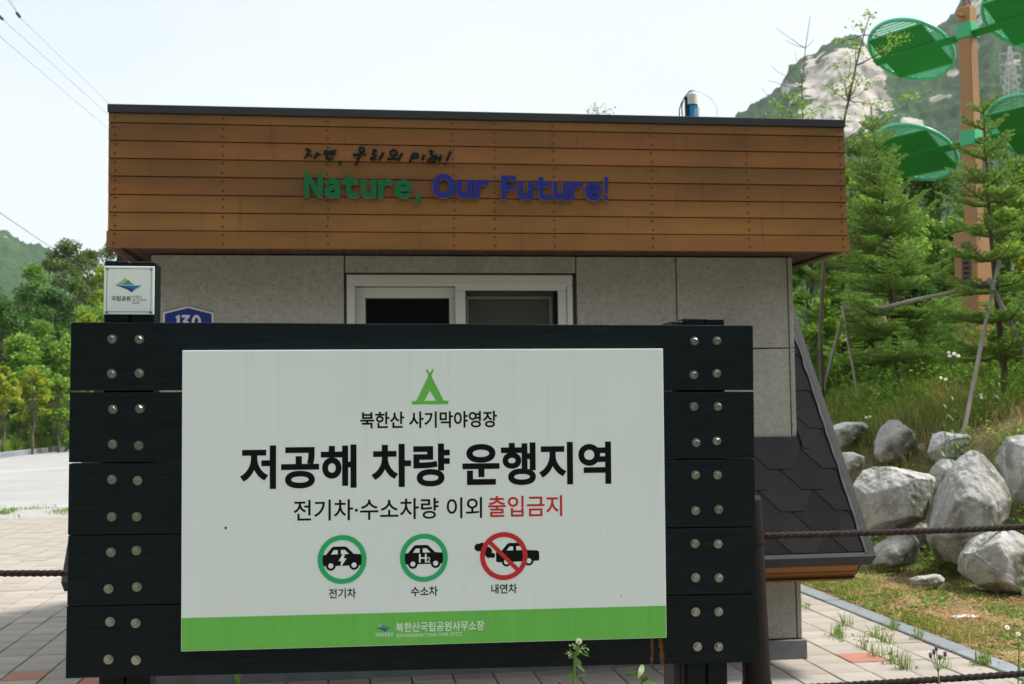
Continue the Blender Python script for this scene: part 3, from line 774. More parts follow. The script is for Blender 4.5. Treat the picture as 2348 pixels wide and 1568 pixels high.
# device on the booth roof
def B_at(px, py, yb):                     # survey point on a plane parallel to the booth front
    d = ray(px, py); n = Vector((-sB, cB, 0)); o = fromB(0, yb); t = (o - Vector((0, 0, EYE))).dot(n) / d.dot(n); return Vector((0, 0, EYE)) + d * t
bp = B_at(1587, 268, .9); bp = Vector((bp.x, bp.y, 3.235))
mast = empty('roof_mast', bp); tag(mast, 'short blue pipe with white lamp housing standing on the booth roof', 'mast')
zz = lambda py: B_at(1587, py, .9).z - bp.z
MB().tube([(0, 0, 0), (0, 0, zz(242))], .028, 14).build('pipe', MT['bluepipe'], mast, smooth=False)
MB().tube([(.0, .02, zz(246)), (.0, .02, zz(240))], .042, 14).build('collar', MT['blackplast'], mast)
MB().tube([(0, 0, zz(241)), (0, 0, zz(218))], .041, 16).build('lamp_housing', MT['whiteplast'], mast, smooth=False)
MB().tube([(.035, .01, 0), (.035, .01, zz(246))], .02, 10).build('conduit', MT['whiteplast'], mast)
for a, b in ((zz(245), zz(224)), (0, zz(246))): MB().box(-.051, -.029, -.02, .02, a, b).build('bracket', MT['blackplast'], mast)
for k, (pts, mt) in enumerate((([(1556, 270), (1557, 252), (1562, 236), (1574, 217), (1584, 207), (1592, 209)], 'cable'), ([(1568, 271), (1563, 255), (1563, 240), (1568, 224), (1580, 209), (1588, 212)], 'cable'), ([(1592, 208), (1610, 213), (1630, 226), (1643, 246), (1644, 262), (1640, 275)], 'whiteplast'))):
    P = [B_at(x, y, .9 + .02 * k) - bp for x, y in pts]; P[0].z = min(P[0].z, .0) if k < 2 else P[0].z
    MB().tube(P, .0045 if k < 2 else .002, 6).build('cable', MT[mt], mast, smooth=True)
MB().tube([(0, 0, zz(218)), (-.0, 0, zz(209))], .008, 6).build('cable_entry', MT['whiteplast'], mast)

# ------------------------------------------------------------------ the information sign
ca, sa = math.cos(.0981), math.sin(.0981)
Rs = Matrix.Rotation(.0981, 3, 'Z') @ Matrix.Rotation(.0171, 3, 'X') @ Matrix.Rotation(.0111, 3, 'Y')
SZ = 1.3234
sc0 = Vector((-.2493, 3.189, SZ)); base = sc0 - Rs @ Vector((0, 0, SZ))
Ms = Rs.to_4x4(); Ms.translation = base
sign = empty('information_sign', mat=Ms)
tag(sign, 'large black plank notice board with a white low emission vehicle panel bolted to posts', 'sign')
zb_ = [(.4640, .2842), (.2795, .0958), (.0922, -.0928), (-.0952, -.2765), (-.2789, -.4640)]
bolt = MB(); bolt.tube([(0, 0, 0), (0, -.0022, 0)], .0122, 20).tube([(0, -.0022, 0), (0, -.0034, 0)], .0098, 16).tube([(0, -.0034, 0), (0, -.0095, 0), (0, -.0108, 0)], [.0078, .0078, .0064], 6)
bolt_me = bolt.mesh('bolt'); bolt_me.materials.append(MT['steel'])
for k, (zt, zbm) in enumerate(zb_):
    h = zt - zbm
    mb = MB()                                  # plank with slightly uneven ends and a faint cup
    nx = 14
    for i in range(nx + 1):
        x = -.921 + 1.842 * i / nx + (rng.uniform(-.0015, .0015) if i in (0, nx) else 0)
        e = .0016 * mnoise.noise(Vector((x * 3, k * 5.0, 0)))
        for (yy, z_) in ((0, zbm + e), (0, zt + e * .7), (.042, zt + e * .7), (.042, zbm + e)): mb.v.append((x, yy, z_ + SZ))
    for i in range(nx):
        a = i * 4
        for q in range(4): mb.f.append((a + q, a + (q + 1) % 4, a + 4 + (q + 1) % 4, a + 4 + q))
    mb.f.append((0, 1, 2, 3)); mb.f.append((nx * 4 + 3, nx * 4 + 2, nx * 4 + 1, nx * 4))
    bd = mb.build('plank', MT['black_wood'], sign, bevel=.0025, seg=2)
    for (x0, x1) in ((-.8125, -.7438), (.7525, .8150)):
        for fz in (.235, .755):
            for x in (x0, x1):
                link('bolt', bolt_me, None, bd, loc=(x + rng.uniform(-.003, .003), 0, zt - h * fz + SZ + rng.uniform(-.003, .003)), rot=(0, rng.uniform(0, 1), 0))
def post(x0, x1, top, y0=.0425, y1=.175):
    xm = (x0 + x1) / 2
    p = MB().box(x0, xm - .0015, y0, y1, -.15, top).build('post', MT['black_wood'], sign, bevel=.004)
    MB().box(xm + .0015, x1, y0, y1, -.15, top - .001).build('post_half', MT['black_wood'], p, bevel=.004)
    return p
lp = post(-.848, -.7135, .632 + SZ, .0425, .078)
MB().box(-.840, -.7125, .080, .112, -.15, .628 + SZ).build('post_backing', MT['black_wood'], lp, bevel=.004)
rp = post(.735, .8515, .487 + SZ, .045, .175)
for a, b, y0 in ((.7005, .7175, .045), (.7185, .734, .05)): MB().box(a, b, y0, .175, -.15, .478 + SZ).build('post_backing', MT['dark_metal'], rp, bevel=.003)
# white folded panel
pc = Vector((.017, 0, SZ)); PT = .0066
pan = MB().box(-.643, .643, -.030, .002, -.3905, .3935).build('panel', MT['white_panel'], sign, bevel=.0022, seg=2, loc=pc, rot=(0, -PT, 0))
def lay(n): return -.0302 - .0003 * n
pw, ph0, ph1, bandz = .6415, -.389, .392, -.3042
poly_fig('green_band', [[(-pw, ph0), (pw, ph0), (pw, bandz), (-pw, bandz)]], lay(1), MT['ink_lime'], pan)
# tent emblem
tz = lambda y: .3411 - (y - 113) * (.3411 - .2463) / 165
tx = lambda x: -.0431 + (x - 1110) * (.0561 + .0431) / 175
tent = [(1197, 152), (1208, 152), (1258, 258), (1224, 258), (1197, 212), (1170, 258), (1134, 258), (1186, 152)]
poly_fig('tent_emblem', [[(tx(a), tz(b)) for a, b in q] for q in (
    [(1190, 146), (1204, 146), (1262, 262), (1226, 262), (1197, 214), (1170, 262), (1132, 262)],
    [(1114, 262), (1281, 262), (1284, 266), (1284, 274), (1280, 278), (1115, 278), (1111, 274), (1111, 266)])], lay(1), MT['ink_lime'], pan)
poly_fig('tent_emblem', [[(tx(a), tz(b)) for a, b in q] for q in ([(1177, 117), (1181, 114), (1186, 116), (1208, 152), (1199, 158)], [(1217, 117), (1213, 114), (1208, 116), (1186, 152), (1195, 158)])], lay(2), MT['ink_lime'], pan)
print_text('campground_name', contours('북한산 사기막야영장', .021), (-.1791, .1859, .1831, .2275), lay(1), MT['ink_black'], pan)
print_text('headline', contours('저공해 차량 운행지역', .031), (-.4932, .4956, .0270, .1415), lay(1), MT['ink_black'], pan)
print_text('subtitle', contours('전기차·수소차량 이외', .011), (-.3539, .1442, -.0585, -.0030), lay(1), MT['ink_black'], pan)
print_text('prohibition_text', contours('출입금지', .013), (.1602, .3606, -.0575, -.0010), lay(1), MT['ink_red'], pan)
for s, x0, x1, z0, z1 in (('전기차', -.2624, -.1911, -.2630, -.2370), ('수소차', -.0464, .0247, -.2629, -.2365), ('내연차', .1674, .2366, -.2612, -.2352)):
    print_text('pictogram_caption', contours(s, .018), (x0, x1, z0, z1), lay(1), MT['ink_black'], pan)
print_text('office_name', contours('북한산국립공원사무소장', .008), (-.0861, .1479, -.3560, -.3305), lay(2), MT['ink_white'], pan)
print_text('office_name_english', [l for g in latin('BUKHANSAN NATIONAL PARK OFFICE', .0, gap=.10) for l in g], (-.0845, .0887, -.3690, -.3600), lay(2), MT['ink_white'], pan)
print_text('agency_name', contours('국립공원공단', .008), (-.1411, -.0929, -.3660, -.3555), lay(2), MT['ink_white'], pan)
# pictograms (traced about each ring centre, unit = ring radius)
def norm(pts, cx, cy, R): return [((x - cx) / R, -(y - cy) / R) for x, y in pts]
car_a = [(366, 272), (400, 268), (438, 220), (450, 209), (462, 206), (545, 206), (560, 211), (614, 264), (684, 270), (684, 354), (655, 355), (476, 357), (366, 358)]
car_b = [(1727, 250), (1735, 241), (1772, 239), (1814, 188), (1830, 178), (1912, 178), (1930, 188), (1974, 236), (2055, 240), (2068, 250), (2070, 310), (2060, 320), (2025, 321), (1850, 325), (1738, 327), (1728, 318)]
def place(poly, cx, cz, R): return [(cx + x * R, cz + y * R) for x, y in poly]
for (cx, cz, R, kind) in ((-.2273, -.1612, .0640, 'a'), (-.0117, -.1612, .0635, 'h'), (.2017, -.1612, .0638, 'b')):
    if kind != 'b':
        C = (524, 307, 190)
        body = [norm(car_a, *C)]
        poly_fig('car_pictogram', [place(b, cx, cz, R) for b in body] , lay(1), MT['ink_black'], pan)
        poly_fig('car_pictogram', [place(norm(circ(wx, wy, 38, 24), *C), cx, cz, R) for wx, wy in ((436, 355), (617, 352))], lay(2), MT['ink_black'], pan)
        poly_fig('car_pictogram', [place(norm(q, *C), cx, cz, R) for q in (circ(436, 355, 20, 24), circ(617, 352, 20, 24), [(437, 266), (460, 233), (490, 233), (490, 266)], [(515, 266), (515, 233), (545, 232), (577, 265)])], lay(3), MT['white_panel'], pan)
        if kind == 'a':
            poly_fig('car_pictogram', [place(norm([(528, 266), (496, 319), (517, 319), (512, 357), (520, 357), (559, 299), (537, 299), (546, 262)], *C), cx, cz, R)], lay(3.5), MT['white_panel'], pan)
        else:
            hx = lambda a, b: place([((a - 1166) / 188, -(b - 294) / 188)], cx, cz, R)[0]
            a, b = hx(1127, 331), hx(1187, 263)
            print_text('car_pictogram', contours('Ｈ', .025), (a[0], b[0], a[1], b[1]), lay(3.5), MT['white_panel'], pan)
            a, b = hx(1189, 331), hx(1216, 290)
            print_text('car_pictogram', contours('２', .02), (a[0], b[0], a[1], b[1]), lay(3.5), MT['white_panel'], pan)
        ring_fig('ring', cx, cz, R * .80, R, lay(4), MT['ink_green'], pan)
    else:
        C = (1789, 279, 187)
        poly_fig('car_pictogram', [place(norm(car_b, *C), cx, cz, R)], lay(1), MT['ink_black'], pan)
        poly_fig('car_pictogram', [place(norm(circ(wx, wy, 37, 24), *C), cx, cz, R) for wx, wy in ((1810, 324), (1986, 320))], lay(2), MT['ink_black'], pan)
        poly_fig('car_pictogram', [place(norm(q, *C), cx, cz, R) for q in (circ(1810, 324, 20, 24), circ(1986, 320, 20, 24), [(1812, 235), (1835, 205), (1862, 205), (1862, 236)], [(1888, 236), (1888, 203), (1925, 205), (1950, 234)])], lay(3), MT['white_panel'], pan)
        for q, s in enumerate(((1588, 208, 30), (1618, 195, 24), (1632, 222, 34), (1660, 240, 36), (1672, 268, 24), (1700, 272, 20))):
            poly_fig('smoke_pictogram', [place(norm(circ(s[0], s[1], s[2], 24), *C), cx, cz, R)], lay(1 + .25 * q), MT['ink_black'], pan)
        ring_fig('ring', cx, cz, R * .80, R, lay(4), MT['ink_red'], pan)
        d = R * .86; w = R * .085; s2 = math.sqrt(.5)
        poly_fig('slash', [[(cx - d * s2 - w * s2, cz + d * s2 - w * s2), (cx - d * s2 + w * s2, cz + d * s2 + w * s2), (cx + d * s2 + w * s2, cz - d * s2 + w * s2), (cx + d * s2 - w * s2, cz - d * s2 - w * s2)]], lay(4.4), MT['ink_red'], pan)
# park logo, in a 251 x 138 box (px of the photograph), anchor at its left middle
def curve(a, c, b, n=8): return [((1 - t) ** 2 * a[0] + 2 * t * (1 - t) * c[0] + t * t * b[0], (1 - t) ** 2 * a[1] + 2 * t * (1 - t) * c[1] + t * t * b[1]) for t in [i / n for i in range(n + 1)]]
LG = [('logo_sage', curve((0, 4), (55, 30), (90, 74)) + curve((90, 74), (118, 28), (176, 6))[1:]),
      ('logo_green', curve((58, 6), (92, 20), (118, 57)) + curve((118, 57), (135, 28), (174, 6))[1:]),
      ('logo_navy', [(4, -1)] + curve((60, -1), (150, -20), (178, -38)) + [(150, -64)] + curve((150, -64), (110, -28), (4, -1))[1:-1]),
      ('logo_blue', curve((50, -1), (110, -10), (172, -42)) + curve((172, -42), (205, -10), (250, -1))[1:]),
      ('logo_sky', curve((182, -36), (205, -14), (240, -4)) + curve((240, -4), (205, -20), (188, -36))[1:])]
def park_logo(x, z, w, y, parent, step):
    k = w / 251
    for i, (mt, pl_) in enumerate(LG): poly_fig('park_emblem', [[(x + a * k, z + b * k) for a, b in pl_]], y - step * i, MT[mt], parent)
park_logo(-.1410, -.3425, .0450, lay(2), pan, .0002)
# rust runs and a chip under the panel
ru = []
for x0, w0 in ((.627, .005), (.650, .007)):
    l_, r_ = [], []
    for i in range(15):
        z = -.391 - .071 * i / 14; dx = .004 * mnoise.noise(Vector((i * .35, x0 * 9, 0))) + .0006 * i * (1 if x0 > .64 else .2)
        ww = w0 * (.8 + .5 * mnoise.noise(Vector((i * .5, x0 * 30, 3))))
        l_.append((x0 + dx - ww, z)); r_.append((x0 + dx + ww, z))
    ru.append(l_ + r_[::-1])
rust = poly_fig('rust_run', [[(a, b + SZ) for a, b in q] for q in ru], -.0008, MT['rust'], sign)
poly_fig('paint_chip', [[(-.5296 + .003 * math.cos(a) * (1 + .4 * math.sin(3 * a)), -.0732 + .004 * math.sin(a)) for a in [2 * math.pi * i / 9 for i in range(9)]]], lay(1), MT['rust'], pan)
# plaque on the left post
plq = MB().box(-.0657, .0657, .0375, .0420, -.0650, .0650).build('plaque', MT['white_panel'], sign, bevel=.0012, loc=(-.7816, 0, .5520 + SZ))
ly = lambda n: .0373 - .0002 * n
b0 = .0583
for q in ([(-b0, -b0), (b0, -b0), (b0, -b0 + .0011), (-b0, -b0 + .0011)], [(-b0, b0 - .0011), (b0, b0 - .0011), (b0, b0), (-b0, b0)], [(-b0, -b0), (-b0 + .0011, -b0), (-b0 + .0011, b0), (-b0, b0)], [(b0 - .0011, -b0), (b0, -b0), (b0, b0), (b0 - .0011, b0)]):
    poly_fig('border_line', [q], ly(1), MT['ink_black'], plq)
park_logo(-.0370, .0130, .0735, ly(1), plq, .0001)
print_text('plaque_lettering', contours('국립공원', .018), (-.0457, .0045, -.0292, -.0152), ly(1), MT['ink_black'], plq)
for i, s in enumerate(('KOREA', 'NATIONAL', 'PARK')):
    gl = [l for g in latin(s, .0, gap=.10) for l in g]; P = [p[0] for l in gl for p in l]; wd = (.0249, .0381, .0190)[i]
    print_text('plaque_lettering', gl, (.0086, .0086 + wd, -.0204 - .0083 * i, -.0140 - .0083 * i), ly(1), MT['ink_black'], plq)
scr = MB().tube([(0, 0, 0), (0, -.0022, 0), (0, -.0034, 0)], [.0041, .0038, .002], 12).mesh('screw'); scr.materials.append(MT['steel'])
for sx in (-1, 1):
    for sz in (-1, 1): link('screw', scr, None, plq, loc=(sx * .0570, .0375, sz * .0575))

# ------------------------------------------------------------------ ropes and rope post
def rope(name, pts, label, rad=.0098):
    pts = [Vector(p) for p in pts]; L = sum((b - a).length for a, b in zip(pts, pts[1:]))
    n = int(L / .009); P = []
    for i in range(n + 1):
        s = L * i / n; k = 0
        while k < len(pts) - 2 and s > (pts[k + 1] - pts[k]).length: s -= (pts[k + 1] - pts[k]).length; k += 1
        P.append(pts[k].lerp(pts[k + 1], min(1, s / (pts[k + 1] - pts[k]).length)))
    for i in range(1, n): P[i].z -= .02 * math.sin(math.pi * i / n)
    d = (pts[-1] - pts[0]).normalized(); u = d.cross(Vector((0, 0, 1))).normalized(); w = u.cross(d)
    root = empty(name, pts[0]); tag(root, label, 'rope', 'twisted brown ropes of the barrier')
    for k in range(3):
        mb = MB()
        Q = []
        for i, p in enumerate(P):
            a = 2 * math.pi * (i * L / n / .064) + 2 * math.pi * k / 3
            Q.append(p + (u * math.cos(a) + w * math.sin(a)) * rad * .52 - pts[0])
        mb.tube(Q, rad * .56, 7)
        mb.build('strand', MT['rope'], root, smooth=True)
RY = 3.42
pb = at_y(1735, 1568, RY); ptop = at_y(1713, 1137, RY); dpo = (ptop - pb).normalized()
p0 = pb - dpo * (pb.z / dpo.z)
rpost = empty('rope_post', p0); tag(rpost, 'dark brown round barrier post leaning behind the right end of the notice board', 'post')
L_ = (ptop - p0).length
MB().tube([-dpo * .1, dpo * (L_ - .01), dpo * L_], [.040, .0395, .034], 20).build('shaft', MT['ropepost'], rpost, smooth=False)
for q, nm in ((at_y(1735, 1229, RY), 'eyelet'), (at_y(1735, 1577, RY), 'eyelet')):
    t = (q - p0).dot(dpo)
    MB().tube([dpo * (t - .018), dpo * (t + .018)], .0425, 20).build(nm, MT['ropepost'], rpost)
rope('rope', [at_y(1747, 1229, RY), at_y(2347, 1193, 3.48), at_y(3300, 1140, 3.6)], 'upper brown twisted rope running right from the post in front of the boulders')
rope('rope', [at_y(1747, 1580, RY), at_y(1900, 1568, 3.44), at_y(2347, 1529, 3.48), at_y(3300, 1450, 3.6)], 'lower brown twisted rope crossing the bottom right corner over the pavers')
rope('rope', [at_y(-900, 1310, 3.55), at_y(0, 1300.5, 3.52), at_y(153, 1299, 3.52), at_y(1722, 1240, RY + .03)], 'brown twisted rope running left from behind the notice board')

# ------------------------------------------------------------------ vegetation generators
def leaf_quads(C, size, r=nr, upb=.5, fold=0.0, wid=.55):
    n = len(C); C = np.asarray(C)
    nm = r.normal(size=(n, 3)); nm[:, 2] = np.abs(nm[:, 2]) + upb; nm /= np.linalg.norm(nm, axis=1)[:, None]
    d = r.normal(size=(n, 3)); d -= (d * nm).sum(1)[:, None] * nm; d /= np.linalg.norm(d, axis=1)[:, None]
    s = np.cross(nm, d); sz = (size * r.uniform(.65, 1.3, n))[:, None]
    a, b = C - d * sz * .5, C + d * sz * .5
    m1, m2 = C + s * sz * wid * .5 - d * sz * .06 + nm * sz * .06, C - s * sz * wid * .5 - d * sz * .06 + nm * sz * .06
    V = np.stack([a, m1, b, m2], 1).reshape(-1, 3); F = np.arange(4 * n).reshape(-1, 4)
    return V, F
def limb(mb, a, b, r0, r1, sides=5, seg=5, wob=.06, sag=0.0):
    a, b = Vector(a), Vector(b); L = (b - a).length; P = []
    for i in range(seg + 1):
        t = i / seg; p = a.lerp(b, t)
        w = wob * L * math.sin(math.pi * t)
        P.append(p + Vector((rng.uniform(-1, 1) * w, rng.uniform(-1, 1) * w, rng.uniform(-.5, .5) * w + sag * L * math.sin(math.pi * t))))
    mb.tube(P, [r0 + (r1 - r0) * i / seg for i in range(seg + 1)], sides)
    return P
def broadleaf(name, label, base, H, rx, mt, nclump=40, nleaf=4000, lsize=.16, low=.25, cat='tree', group=None, trunk_r=None, bark='bark', flat=.75, seed=1, lean=(0, 0), limbs=True, ry=None, shape=.45):
    r = np.random.default_rng(seed); base = Vector(base)
    root = empty(name, base); tag(root, label, cat, group)
    ry = ry or rx
    c = []
    while len(c) < nclump:
        h = r.uniform(0, 1); pr = math.sqrt(max(0, 1 - ((h - shape) / (1 - shape if h > shape else shape + .12)) ** 2))
        a = r.uniform(0, 2 * math.pi); q = r.uniform(.25, 1) ** .6 * pr
        c.append((math.cos(a) * q * rx + lean[0] * h, math.sin(a) * q * ry + lean[1] * h, H * (low + (1 - low) * (.04 + .94 * h))))
    c = np.array(c); cr = (r.uniform(.20, .42, nclump) * rx); nleaf = int(nleaf * 1.5)
    tr_ = trunk_r or max(.02, H * .014)
    tb = MB(); P = limb(tb, (0, 0, -.15), (lean[0] * .7, lean[1] * .7, H * .86), tr_, tr_ * .2, 7, 7, .02)
    if limbs:
        for i in range(0, nclump, max(1, nclump // 22)):
            z = c[i][2]; t = min(.95, max(.12, (z - H * .18) / H)); k = min(len(P) - 1, int(t * (len(P) - 1)))
            limb(tb, P[k], c[i], tr_ * .36 * (1 - .5 * t), tr_ * .08, 4, 4, .07, .08)
    tb.build('trunk', MT[bark], root, smooth=True)
    w = cr ** 2; idx = r.choice(nclump, size=nleaf, p=w / w.sum())
    g = r.normal(size=(nleaf, 3)); g /= np.linalg.norm(g, axis=1)[:, None]; g *= (r.uniform(0, 1, nleaf) ** .45)[:, None]; g[:, 2] *= flat
    C = c[idx] + g * cr[idx][:, None]
    C[:, 2] = np.maximum(C[:, 2], .05)
    V, F = leaf_quads(C, lsize, r)
    link('crown', np_mesh('crown', V, F), MT[mt], root)
    return root
def fir(name, label, base, H, seed, width=.5, group=None, new=.15, lean=(0, 0), spacing=.27, first=.18):
    r = np.random.default_rng(seed); base = Vector(base); root = empty(name, base); tag(root, label, 'fir tree', group)
    tb = MB(); tp = [Vector((lean[0] * t + .02 * math.sin(5 * t + seed), lean[1] * t + .015 * math.cos(4 * t), H * t)) for t in [i / 10 for i in range(11)]]
    tp[0].z = -.15
    tb.tube(tp, [max(.006, .036 * H / 3 * (1 - i / 10) + .005) for i in range(11)], 8)
    def trunk_at(z): 
        t = max(0, min(.999, z / H)) * 10; i = int(t); return tp[i].lerp(tp[i + 1], t - i)
    NV, NV2 = [], []
    def needles(a, b, n, ln, out, upw):
        d = b - a; d_ = d / (np.linalg.norm(d) + 1e-9)
        t = r.uniform(0, 1, n); c = a + d * t[:, None]
        sd = r.normal(size=(n, 3)); sd[:, 2] = np.abs(sd[:, 2]) * .8 + upw; sd -= (sd @ d_)[:, None] * d_; sd /= np.linalg.norm(sd, axis=1)[:, None] + 1e-9
        nd = sd * .85 + d_ * .55; l = ln * 1.25 * r.uniform(.75, 1.15, n)[:, None]
        w = np.cross(nd, r.normal(size=(n, 3))); w /= np.linalg.norm(w, axis=1)[:, None] + 1e-9
        out.append(np.stack([c - w * .0042, c + w * .0042, c + nd * l], 1))
    z = H * first; wh = 0
    while z < H * .985:
        f = z / H; nb = 8 if f < .8 else 6
        bl = width * H * (1 - f) ** .78 * .62 + .07
        for k in range(nb):
            if r.random() < .06: continue
            a = 2 * math.pi * k / nb + wh * .7 + r.uniform(-.35, .35); ll = bl * r.uniform(.6, 1.18)
            rise = .10 + .55 * f ** 2 + r.uniform(-.12, .14)
            dr = np.array([math.cos(a), math.sin(a), rise]); s0 = np.array(trunk_at(z + r.uniform(-.04, .04)))
            P = [s0 + dr * ll * t + np.array([0, 0, -.16 * ll * math.sin(math.pi * t) * (1 - f) + .10 * ll * t * t]) for t in np.linspace(0, 1, 6)]
            tb.tube([Vector(p) for p in P], [.010 * (1 - .8 * i / 5) * (.5 + ll) for i in range(6)], 4)
            side = np.array([-math.sin(a), math.cos(a), 0])
            for i in range(5): needles(P[i], P[i + 1], int(ll * 60), .026, NV if i < 4 or r.random() > .5 else NV2, .1)
            m_ = max(3, int(ll / .052))
            for q in range(1, m_ + 1):
                t = q / m_; i = min(4, int(t * 5)); p = P[i] + (P[i + 1] - P[i]) * (t * 5 - i)
                for sg in (-1, 1):
                    tl = ll * .46 * (1 - t * .8) * r.uniform(.6, 1.15) + .035
                    e = p + (side * sg * .8 + dr * .62) * tl + np.array([0, 0, r.uniform(-.03, .05) * tl * 4])
                    isnew = r.random() < new
                    if isnew: midp = p + (e - p) * .5; needles(p, midp, int(tl * 150) + 6, .024, NV, .15); needles(midp, e, int(tl * 170) + 8, .024, NV2, .35)
                    else: needles(p, e, int(tl * 300) + 12, .025, NV, .2)
                    if tl > .16:
                        for s2 in (-1, 1):
                            for ff in (.35, .65):
                                p2 = p + (e - p) * ff; e2 = p2 + ((e - p) / np.linalg.norm(e - p) * .7 + (dr * (-s2) * .5 + side * s2 * .3)) * tl * .38
                                needles(p2, e2, int(tl * 100) + 8, .023, NV if r.random() > new else NV2, .2)
        z += spacing * (1.1 - .45 * f) * r.uniform(.75, 1.25); wh += 1
    top = np.array(tp[-1]); needles(top - np.array([0, 0, .25]), top + np.array([0, 0, .12]), 160, .03, NV2, .2)
    tb.tube([Vector(top), Vector(top) + Vector((0, 0, .12))], [.006, .003], 5)
    tb.build('trunk', MT['firbark'], root, smooth=True)
    for arr, mt, nm in ((NV, 'needle', 'foliage'), (NV2, 'needle_new', 'new_shoots')):
        A = np.concatenate(arr); link(nm, np_mesh(nm, A.reshape(-1, 3), np.arange(len(A) * 3).reshape(-1, 3)), MT[mt], root)
    return root
def blades(P, h, w, lean, r=nr):
    P = np.asarray(P); n = len(P); a = r.uniform(0, 2 * np.pi, n); b = r.uniform(0, 2 * np.pi, n)
    hh = h * r.uniform(.5, 1.25, n); ln = lean * hh * r.uniform(.1, 1, n); ww = w * r.uniform(.7, 1.3, n)
    s = np.stack([np.cos(a), np.sin(a), 0 * a], 1) * ww[:, None] / 2; l = np.stack([np.cos(b), np.sin(b), 0 * b], 1) * ln[:, None]
    z = np.stack([0 * a, 0 * a, hh], 1)
    m = P + l * .3 + z * .58; t = P + l + z * .97
    V = np.stack([P - s, P + s, m + s * .75, m - s * .75, t], 1).reshape(-1, 3)
    i = np.arange(n) * 5
    F = np.concatenate([np.stack([i, i + 1, i + 2], 1), np.stack([i, i + 2, i + 3], 1), np.stack([i + 3, i + 2, i + 4], 1)])
    return V, F
def flat_leaf(mb, a, b, w, nrm=Vector((0, -1, .4)), bend=.12):
    a, b = Vector(a), Vector(b); d = b - a; s = d.cross(nrm).normalized(); n = s.cross(d).normalized(); N = 5; L = d.length
    v = []
    for i in range(N + 1):
        t = i / N; wd = w * math.sin(math.pi * min(.97, .08 + .9 * t)) ** .8 * .5; c = a + d * t + n * bend * L * math.sin(math.pi * t)
        v += [c - s * wd, c + s * wd]
    mb.add(v, [(2 * i, 2 * i + 1, 2 * i + 3, 2 * i + 2) for i in range(N)])
def daisy(parent, c, r, facing=Vector((0, -1, .15))):
    facing = facing.normalized(); u = facing.orthogonal().normalized(); w = facing.cross(u); pm = MB(); n = 22
    for k in range(n):
        a = 2 * math.pi * k / n; d = u * math.cos(a) + w * math.sin(a)
        flat_leaf(pm, Vector(c) + d * r * .3, Vector(c) + d * r * rng.uniform(.9, 1.05), r * .26, facing, .04)
    pm.build('petals', MT['petal'], parent)
    MB().ball(Vector(c) + facing * r * .05, r * .4, 10, 6, 1, .6, 1).build('flower_eye', MT['yolk'], parent, smooth=True)

# ------------------------------------------------------------------ boulders of the bank (outlines surveyed, each at its own distance, full depth)
zr = lambda x, y: ((2900 + x / 1.3805) / 1.74521, (1600 + y / 1.3805) / 1.74521)
ROCKS = [
 ('flat pale boulder at the top left of the rock bank beside the roof edge', 13.1, [(575, 135), (640, 122), (700, 120), (800, 126), (815, 145), (760, 180), (690, 230), (640, 260), (600, 240)]),
 ('square pale topped boulder standing in the upper row of the rock bank', 12.5, [(855, 150), (905, 112), (960, 112), (1040, 170), (1085, 232), (1075, 320), (1000, 350), (860, 345), (830, 300), (842, 200)]),
 ('small white boulder tucked against the shingle roof edge', 12.3, [(630, 292), (740, 285), (782, 312), (770, 370), (700, 410), (640, 390)]),
 ('grey blocky boulder in the upper row under the grass fringe', 12.0, [(1150, 182), (1200, 170), (1370, 190), (1395, 260), (1330, 340), (1150, 345), (1122, 290)]),
 ('broad mossy boulder left of the tall pointed one', 11.2, [(705, 460), (765, 372), (800, 355), (930, 363), (985, 392), (1060, 380), (1150, 400), (1175, 470), (1182, 570), (1160, 690), (1050, 725), (790, 725), (730, 600)]),
 ('small rounded stone wedged behind the tall pointed boulder', 11.6, [(1143, 375), (1180, 332), (1270, 325), (1300, 370), (1260, 450), (1195, 515), (1160, 470)]),
 ('tallest boulder, pointed and pale grey, behind the upper rope', 10.55, [(1318, 262), (1380, 236), (1440, 258), (1512, 330), (1532, 420), (1575, 560), (1560, 700), (1440, 830), (1330, 920), (1175, 915), (1133, 800), (1140, 690), (1180, 540), (1250, 390)]),
 ('large grey boulder cut by the right edge of the view', 10.9, [(1528, 250), (1560, 205), (1651, 190), (1720, 200), (1790, 400), (1760, 620), (1680, 660), (1615, 610), (1560, 460), (1530, 330)]),
 ('big angular boulder at the lower right foot of the bank', 9.75, [(1328, 840), (1400, 745), (1460, 703), (1560, 700), (1620, 745), (1720, 800), (1780, 1000), (1720, 1095), (1580, 1090), (1400, 1035), (1330, 965)]),
 ('low pale boulder below the upper rope next to the eave corner', 11.0, [(795, 835), (845, 790), (920, 770), (990, 730), (1075, 735), (1085, 830), (1040, 905), (930, 930), (820, 915)]),
 ('flat grey stone lying in dry grass at the foot of the bank', 9.95, [(1000, 990), (1080, 965), (1180, 963), (1245, 990), (1200, 1035), (1060, 1030)]),
 ('small stone poking from the grass above the rock bank', 12.3, [(1505, 195), (1555, 173), (1580, 195), (1565, 222), (1510, 222)])]
